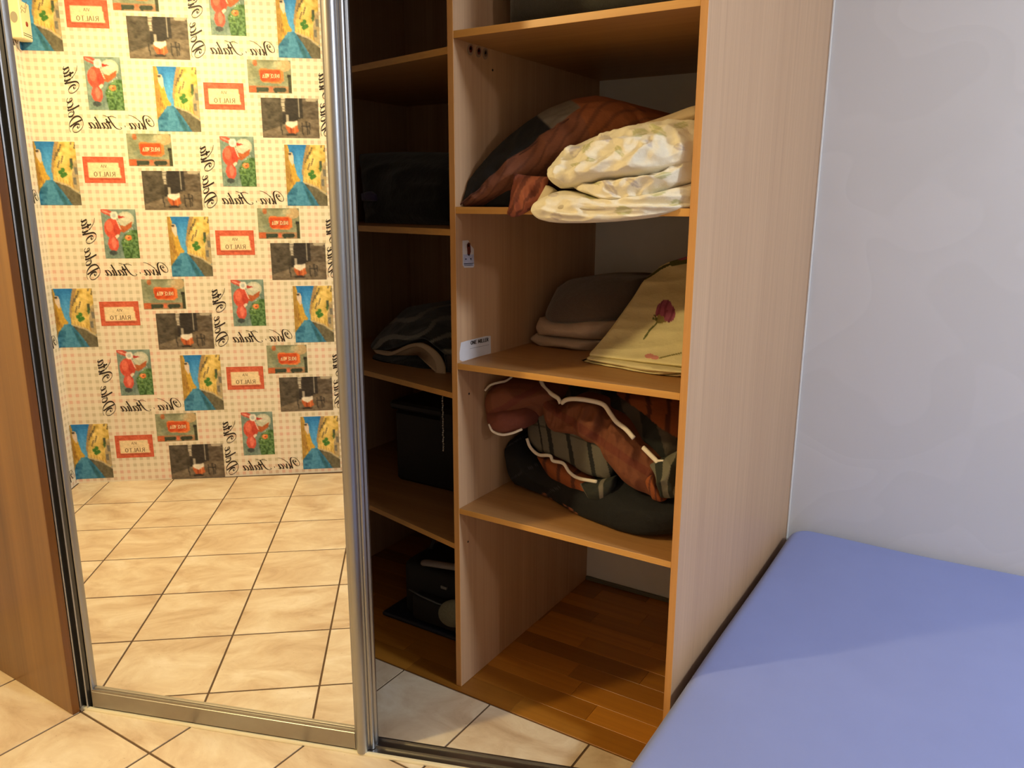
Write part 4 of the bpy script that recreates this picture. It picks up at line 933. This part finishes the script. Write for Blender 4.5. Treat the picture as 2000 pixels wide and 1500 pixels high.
cloth('orange_corner', [[(1252, 935, 1.665), (1268, 932, 1.655), (1280, 945, 1.66)], [(1262, 958, 1.66), (1276, 955, 1.65), (1288, 965, 1.655)], [(1272, 978, 1.665), (1284, 984, 1.66), (1294, 982, 1.66)]], lambda x, y, s, t: OB if math.sin(s*14+t*9) < 0.6 else RB2, o, 0.03, 24, 24, 0.014, 0.3, [(-0.004, 25, (1, 1, 1), 1.0)])
for pts, r in (([(947, 763, 1.672), (958, 752, 1.690), (975, 747, 1.705), (988, 744, 1.72), (1000, 736, 1.74)], 0.0034), ([(955, 828, 1.655), (962, 842, 1.658), (980, 849, 1.658), (1000, 846, 1.667), (1020, 838, 1.685)], 0.0034),
               ([(1056, 744, 1.785), (1064, 758, 1.775), (1078, 770, 1.765), (1090, 778, 1.755), (1095, 788, 1.755)], 0.0060), ([(1097, 787, 1.752), (1106, 781, 1.745), (1122, 779, 1.738), (1150, 782, 1.730), (1178, 790, 1.722), (1192, 808, 1.712), (1204, 824, 1.702), (1222, 838, 1.695), (1238, 856, 1.688)], 0.0062),
               ([(1029, 856, 1.760), (1036, 874, 1.758), (1052, 888, 1.752), (1074, 890, 1.742), (1080, 900, 1.738), (1100, 905, 1.728), (1112, 922, 1.718), (1130, 934, 1.708), (1166, 941, 1.690)], 0.0048), ([(1256, 874, 1.685), (1272, 890, 1.672), (1284, 902, 1.664), (1292, 912, 1.658)], 0.0060), ([(1284, 900, 1.660), (1296, 900, 1.652)], 0.003)):
    cord('piping', pts, r, PIPING, o, 46, 0.7)

# ------------------------------------------------------------------ stickers on the divider
def sticker(name, quad, label, mat, parts=(), cat='sticker'):
    P = [on_x(px, py, XD1) for px, py in quad]; c = np.mean(P, axis=0)
    o = thing_at(name, tuple(c), label, cat)
    V = [(0.0002, p[1]-c[1], p[2]-c[2]) for p in P]; n = len(V); V += [(0.0007, p[1]-c[1], p[2]-c[2]) for p in P]
    me = mesh('paper', V, [tuple(range(n)), tuple(range(n, 2*n))[::-1]] + [(i, (i+1) % n, n+(i+1) % n, n+i) for i in range(n)])
    bm = bmesh.new(); bm.from_mesh(me); bmesh.ops.recalc_face_normals(bm, faces=bm.faces); bm.to_mesh(me); bm.free()
    obj('paper', me, mat, o)
    for nm, q, m in parts:
        W = [on_x(px, py, XD1) for px, py in q]
        obj(nm, mesh(nm, [(0.0010, p[1]-c[1], p[2]-c[2]) for p in W], [tuple(range(len(W)))[::-1]]), m, o)
    return o, c
WHITEP = plain('white_label_paper', srgb(206, 204, 208), 0.6, 0, 0.05, 60); GREYS = plain('silver_sticker', srgb(150, 128, 108), 0.4); SKIN = plain('printed_skin_tone', srgb(196, 150, 130), 0.6); HAIR = plain('printed_dark_red', srgb(96, 36, 28), 0.6); BLUEP = plain('printed_pale_blue', srgb(176, 184, 214), 0.6); BLUEL = plain('printed_blue_line', srgb(60, 76, 140), 0.6)
def ell_px(cx, cy, rx, ry, n=14): return [(cx+rx*math.cos(2*math.pi*k/n), cy+ry*math.sin(2*math.pi*k/n)) for k in range(n)]
sticker('photo_sticker', [(903, 470), (914, 469), (919, 479), (925, 486), (925.5, 512), (926, 519), (924, 522.5), (906.5, 523), (903.5, 518)], 'torn photo sticker with a printed figure on the divider panel', WHITEP,
        [('blue_print', [(904.6, 497), (924.3, 497), (924.6, 519), (905.4, 519.5)], BLUEP), ('figure_print', [(911, 478), (914, 473), (918, 475), (918.5, 483), (919, 492), (916, 500), (912.5, 498), (912, 488)], HAIR), ('face_print', ell_px(914.8, 479.5, 1.8, 3), SKIN), ('line_print', [(905.5, 514.4), (924.5, 513.4), (924.5, 514.6), (905.5, 515.8)], BLUEL), ('line_print', [(906, 517.6), (923, 517), (923, 518), (906, 518.6)], BLUEL), ('dot_print', ell_px(909.3, 506, 1.4, 1.6), BLUEL), ('dot_print', ell_px(919, 505.6, 1.4, 1.6), BLUEL)])
o, c = sticker('paper_label', [(897.6, 703), (897, 690), (900, 669), (912, 665.5), (948, 656.5), (958, 656), (958.3, 690), (930, 697.5), (903, 706)], 'torn white paper label with black capitals above the third shelf', WHITEP)
# capitals along the label, running from front to back
st, tw = caps_strokes('ONE MILLER', 1.0)
st = [s for s in st if not all(p[0] < 0.2 for p in s)]
a_, b_2 = on_x(919, 673, XD1), on_x(953.5, 666, XD1); h_ = np.array([0, 0, 0.0088])
V, F = ribbon(st, 0.16, 0.26, lambda x, y: tuple((a_+(b_2-a_)*(x/tw)+h_*y-c)[k] if k else 0.0011 for k in range(3)), False)
obj('lettering', mesh('lettering', V, F), INK, o)
a_, b_2 = on_x(922, 680, XD1), on_x(950, 674, XD1)
V, F = ribbon([[(0.0, 0), (0.45, 0)], [(0.52, 0), (1.0, 0)]], 0.35, 0.35, lambda x, y: tuple((a_+(b_2-a_)*x+np.array([0, 0, 0.003])*y-c)[k] if k else 0.0011 for k in range(3)), False)
obj('fine_print', mesh('fine_print', V, F), plain('grey_ink', srgb(140, 138, 144), 0.6), o)
for k, (cx, cy) in enumerate(((918.5, 97), (934.5, 101), (947.5, 105))):
    lab = ['first of the three small silver oval head stickers, nearest the shelf front', 'middle one of the three small silver oval head stickers', 'faded last of the three small silver head stickers, deepest in the shelf'][k]
    sticker('oval_sticker', ell_px(cx, cy, 6.2-k*0.3, 11.5), lab, GREYS, [('head_print', ell_px(cx+0.4, cy-1, 3.4, 7), HAIR if k < 2 else plain('faded_print', srgb(110, 90, 74), 0.6)), ('face_print', ell_px(cx+0.4, cy-2, 1.7, 3.4), SKIN)])

# ------------------------------------------------------------------ left column
o = thing_at('striped_blanket', (-1.40, 1.80, 0.8372), 'black and grey striped blanket folded on the left shelf with a cream band', 'blanket')
def f_(x, y, s, t): 
    k = math.sin((x*0.35+y)*0.19+math.sin(x*0.06)*1.5); return srgb(132, 130, 118) if k > 0.66 else srgb(26, 26, 24)
cloth('top_fold', [[(748, 640, 1.98), (790, 602, 2.02), (840, 600, 2.02), (892, 620, 2.0)], [(724, 668, 1.86), (780, 640, 1.85), (835, 630, 1.85), (892, 650, 1.86)], [(718, 680, 1.80), (770, 665, 1.78), (825, 652, 1.77), (890, 690, 1.78)], [(728, 690, 1.80), (770, 680, 1.78), (826, 664, 1.77), (888, 715, 1.78)]], f_, o, 0.22, 80, 50, 0.02, 0.14, [(0.012, 9, (0.7, 1, 1.6), 2.0), (-0.006, 18, (1, 1, 1), 4.0)], FLEECE, xmax=XD0-0.003, ymax=2.28)
cloth('cream_band', [[(728, 684, 1.775), (760, 688, 1.765), (800, 672, 1.755), (826, 672, 1.745), (852, 690, 1.74), (866, 715, 1.735), (868, 742, 1.73)], [(732, 690, 1.77), (762, 695, 1.76), (800, 680, 1.75), (822, 680, 1.74), (842, 698, 1.735), (850, 718, 1.73), (846, 742, 1.725)]], flat((206, 180, 148)), o, 0.01, 60, 10, 0.003, 0.3, (), zmin=0.8372)
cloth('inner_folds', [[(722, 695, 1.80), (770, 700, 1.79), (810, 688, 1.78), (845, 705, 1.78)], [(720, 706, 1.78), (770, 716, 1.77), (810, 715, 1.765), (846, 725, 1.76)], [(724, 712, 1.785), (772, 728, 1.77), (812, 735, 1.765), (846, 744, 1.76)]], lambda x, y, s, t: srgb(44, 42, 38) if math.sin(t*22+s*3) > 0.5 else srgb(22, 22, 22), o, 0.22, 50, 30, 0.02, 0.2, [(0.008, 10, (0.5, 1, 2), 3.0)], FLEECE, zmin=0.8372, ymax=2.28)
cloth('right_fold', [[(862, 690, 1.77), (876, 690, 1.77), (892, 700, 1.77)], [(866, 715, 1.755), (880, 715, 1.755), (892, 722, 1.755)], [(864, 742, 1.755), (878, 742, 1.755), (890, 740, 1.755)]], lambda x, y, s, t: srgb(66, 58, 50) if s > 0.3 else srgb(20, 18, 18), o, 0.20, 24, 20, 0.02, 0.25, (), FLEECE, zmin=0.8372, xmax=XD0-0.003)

o = thing_at('dark_clothes_pile', (-1.45, 1.9, 1.2462), 'black folded clothes with a purple corner on the second left shelf', 'clothes')
cloth('pile_body', [[(690, 300, 1.96), (760, 296, 1.95), (830, 296, 1.93), (892, 298, 1.92)], [(696, 350, 1.88), (760, 345, 1.86), (830, 345, 1.84), (892, 345, 1.83)], [(700, 400, 1.86), (760, 398, 1.84), (830, 398, 1.81), (892, 398, 1.80)], [(704, 440, 1.86), (762, 440, 1.84), (832, 442, 1.81), (892, 444, 1.80)]], flat((14, 13, 14)), o, 0.28, 50, 40, 0.03, 0.2, [(0.010, 9, (0.5, 1, 2.4), 3.0)], FLEECE, xmax=XD0-0.003, zmin=1.2462, ymax=2.28)
cloth('purple_corner', [[(702, 378, 1.845), (718, 374, 1.838), (730, 380, 1.835)], [(703, 386, 1.842), (718, 385, 1.834), (732, 389, 1.832)], [(704, 392, 1.845), (718, 393, 1.838), (732, 393, 1.836)]], flat((66, 58, 96)), o, 0.02, 14, 10, 0.006, 0.3, (), FLEECE)

o = thing_at('black_storage_box', (-1.42, 2.0, 0.4237), 'black storage box deep on the left shelf behind the bead chain', 'box')
bl = plain('black_plastic', srgb(20, 20, 21), 0.5)
obj('box_body', box_mesh('box_body', -0.20, 0.25, -0.14, 0.24, 0.0002, 0.24, 0.012), bl, o); obj('lid', box_mesh('lid', -0.21, 0.2535, -0.15, 0.25, 0.241, 0.268, 0.008), plain('black_lid', srgb(28, 28, 30), 0.45), o); obj('latch', box_mesh('latch', 0.0, 0.06, -0.158, -0.15, 0.205, 0.262, 0.003), bl, o)

o = thing_at('bead_chain', (-1.2215, 1.5980, 0.8222), 'thin silver bead chain hanging under the third left shelf', 'chain')
bead = plain('silver_bead', srgb(190, 188, 182), 0.25, 0.9); bme = bpy.data.meshes.new('bead'); bm = bmesh.new(); bmesh.ops.create_icosphere(bm, subdivisions=1, radius=0.0026); bm.to_mesh(bme); bm.free(); bme.materials.append(bead)
for k in range(26):
    b_o = obj('bead', bme, None, o); b_o.location = (0.0010*math.sin(k*1.7), 0.0008*math.cos(k*2.3), -0.004-0.0062*k); b_o.scale = (1, 1, 1.25+0.3*(k % 4 == 0))
obj('thread', tube_mesh('thread', [(0, 0, 0), (0.0004, 0, -0.08), (-0.0004, 0, -0.162)], 0.0006, 5), bead, o)

# travel bag at the bottom left
o = thing_at('travel_bag', (-1.40, 1.90, 0.0014), 'black travel bag with a grey tube handle on the wardrobe floor', 'bag')
o.scale = (1, 1, 0.74)
bk = plain('black_nylon', srgb(23, 23, 25), 0.65, 0, 0.2, 90, 0.1)
def soft_box(name, x0, x1, y0, y1, z0, z1, r, mat, parent, wob=0.0):
    bm = bmesh.new(); bmesh.ops.create_cube(bm, size=1)
    for v in bm.verts: v.co = Vector((x0 if v.co.x < 0 else x1, y0 if v.co.y < 0 else y1, z0 if v.co.z < 0 else z1))
    bmesh.ops.bevel(bm, geom=list(bm.edges), offset=r, segments=4, affect='EDGES', profile=0.5)
    me = bpy.data.meshes.new(name); bm.to_mesh(me); bm.free(); me.polygons.foreach_set('use_smooth', [True]*len(me.polygons)); return obj(name, me, mat, parent)
soft_box('bag_body', -0.13, 0.230, -0.13, 0.24, 0.012, 0.270, 0.035, bk, o)
soft_box('base_plate', -0.19, 0.233, -0.165, 0.24, 0.0, 0.020, 0.009, plain('navy_rubber', srgb(30, 34, 48), 0.5), o)
soft_box('front_pocket', -0.07, 0.150, -0.162, -0.11, 0.030, 0.150, 0.02, bk, o)
obj('pocket_piping', tube_mesh('pocket_piping', [(-0.075, -0.160, 0.166), (-0.02, -0.168, 0.160), (0.04, -0.166, 0.150), (0.075, -0.160, 0.146)], 0.003, 8), plain('grey_piping', srgb(104, 108, 112), 0.5), o)
obj('tube_handle', tube_mesh('tube_handle', [(-0.03, -0.10, 0.265), (-0.035, -0.13, 0.285), (-0.01, -0.15, 0.305), (0.05, -0.15, 0.316), (0.12, -0.14, 0.322), (0.155, -0.10, 0.310)], 0.013, 12), plain('grey_foam', srgb(150, 138, 132), 0.7), o)
me = bpy.data.meshes.new('mesh_pocket'); bm = bmesh.new(); bmesh.ops.create_uvsphere(bm, u_segments=20, v_segments=12, radius=1)
for v in bm.verts: v.co = Vector((0.102+v.co.x*0.058, -0.165+v.co.y*0.018, 0.128+v.co.z*0.062+v.co.x*0.02))
bm.to_mesh(me); bm.free(); me.polygons.foreach_set('use_smooth', [True]*len(me.polygons)); obj('mesh_pocket', me, plain('olive_mesh', srgb(140, 138, 116), 0.9, 0, 0.35, 160, 0.3), o)
obj('strap', tube_mesh('strap', [(-0.115, -0.05, 0.05), (-0.135, -0.04, 0.15), (-0.105, -0.03, 0.24), (-0.09, 0.0, 0.32), (-0.05, 0.06, 0.27)], 0.008, 8, 0.4), plain('grey_webbing', srgb(60, 56, 56), 0.8), o)
obj('buckle', box_mesh('buckle', 0.03, 0.055, -0.136, -0.128, 0.195, 0.210, 0.002), plain('steel_buckle', srgb(150, 150, 150), 0.3, 0.9), o)
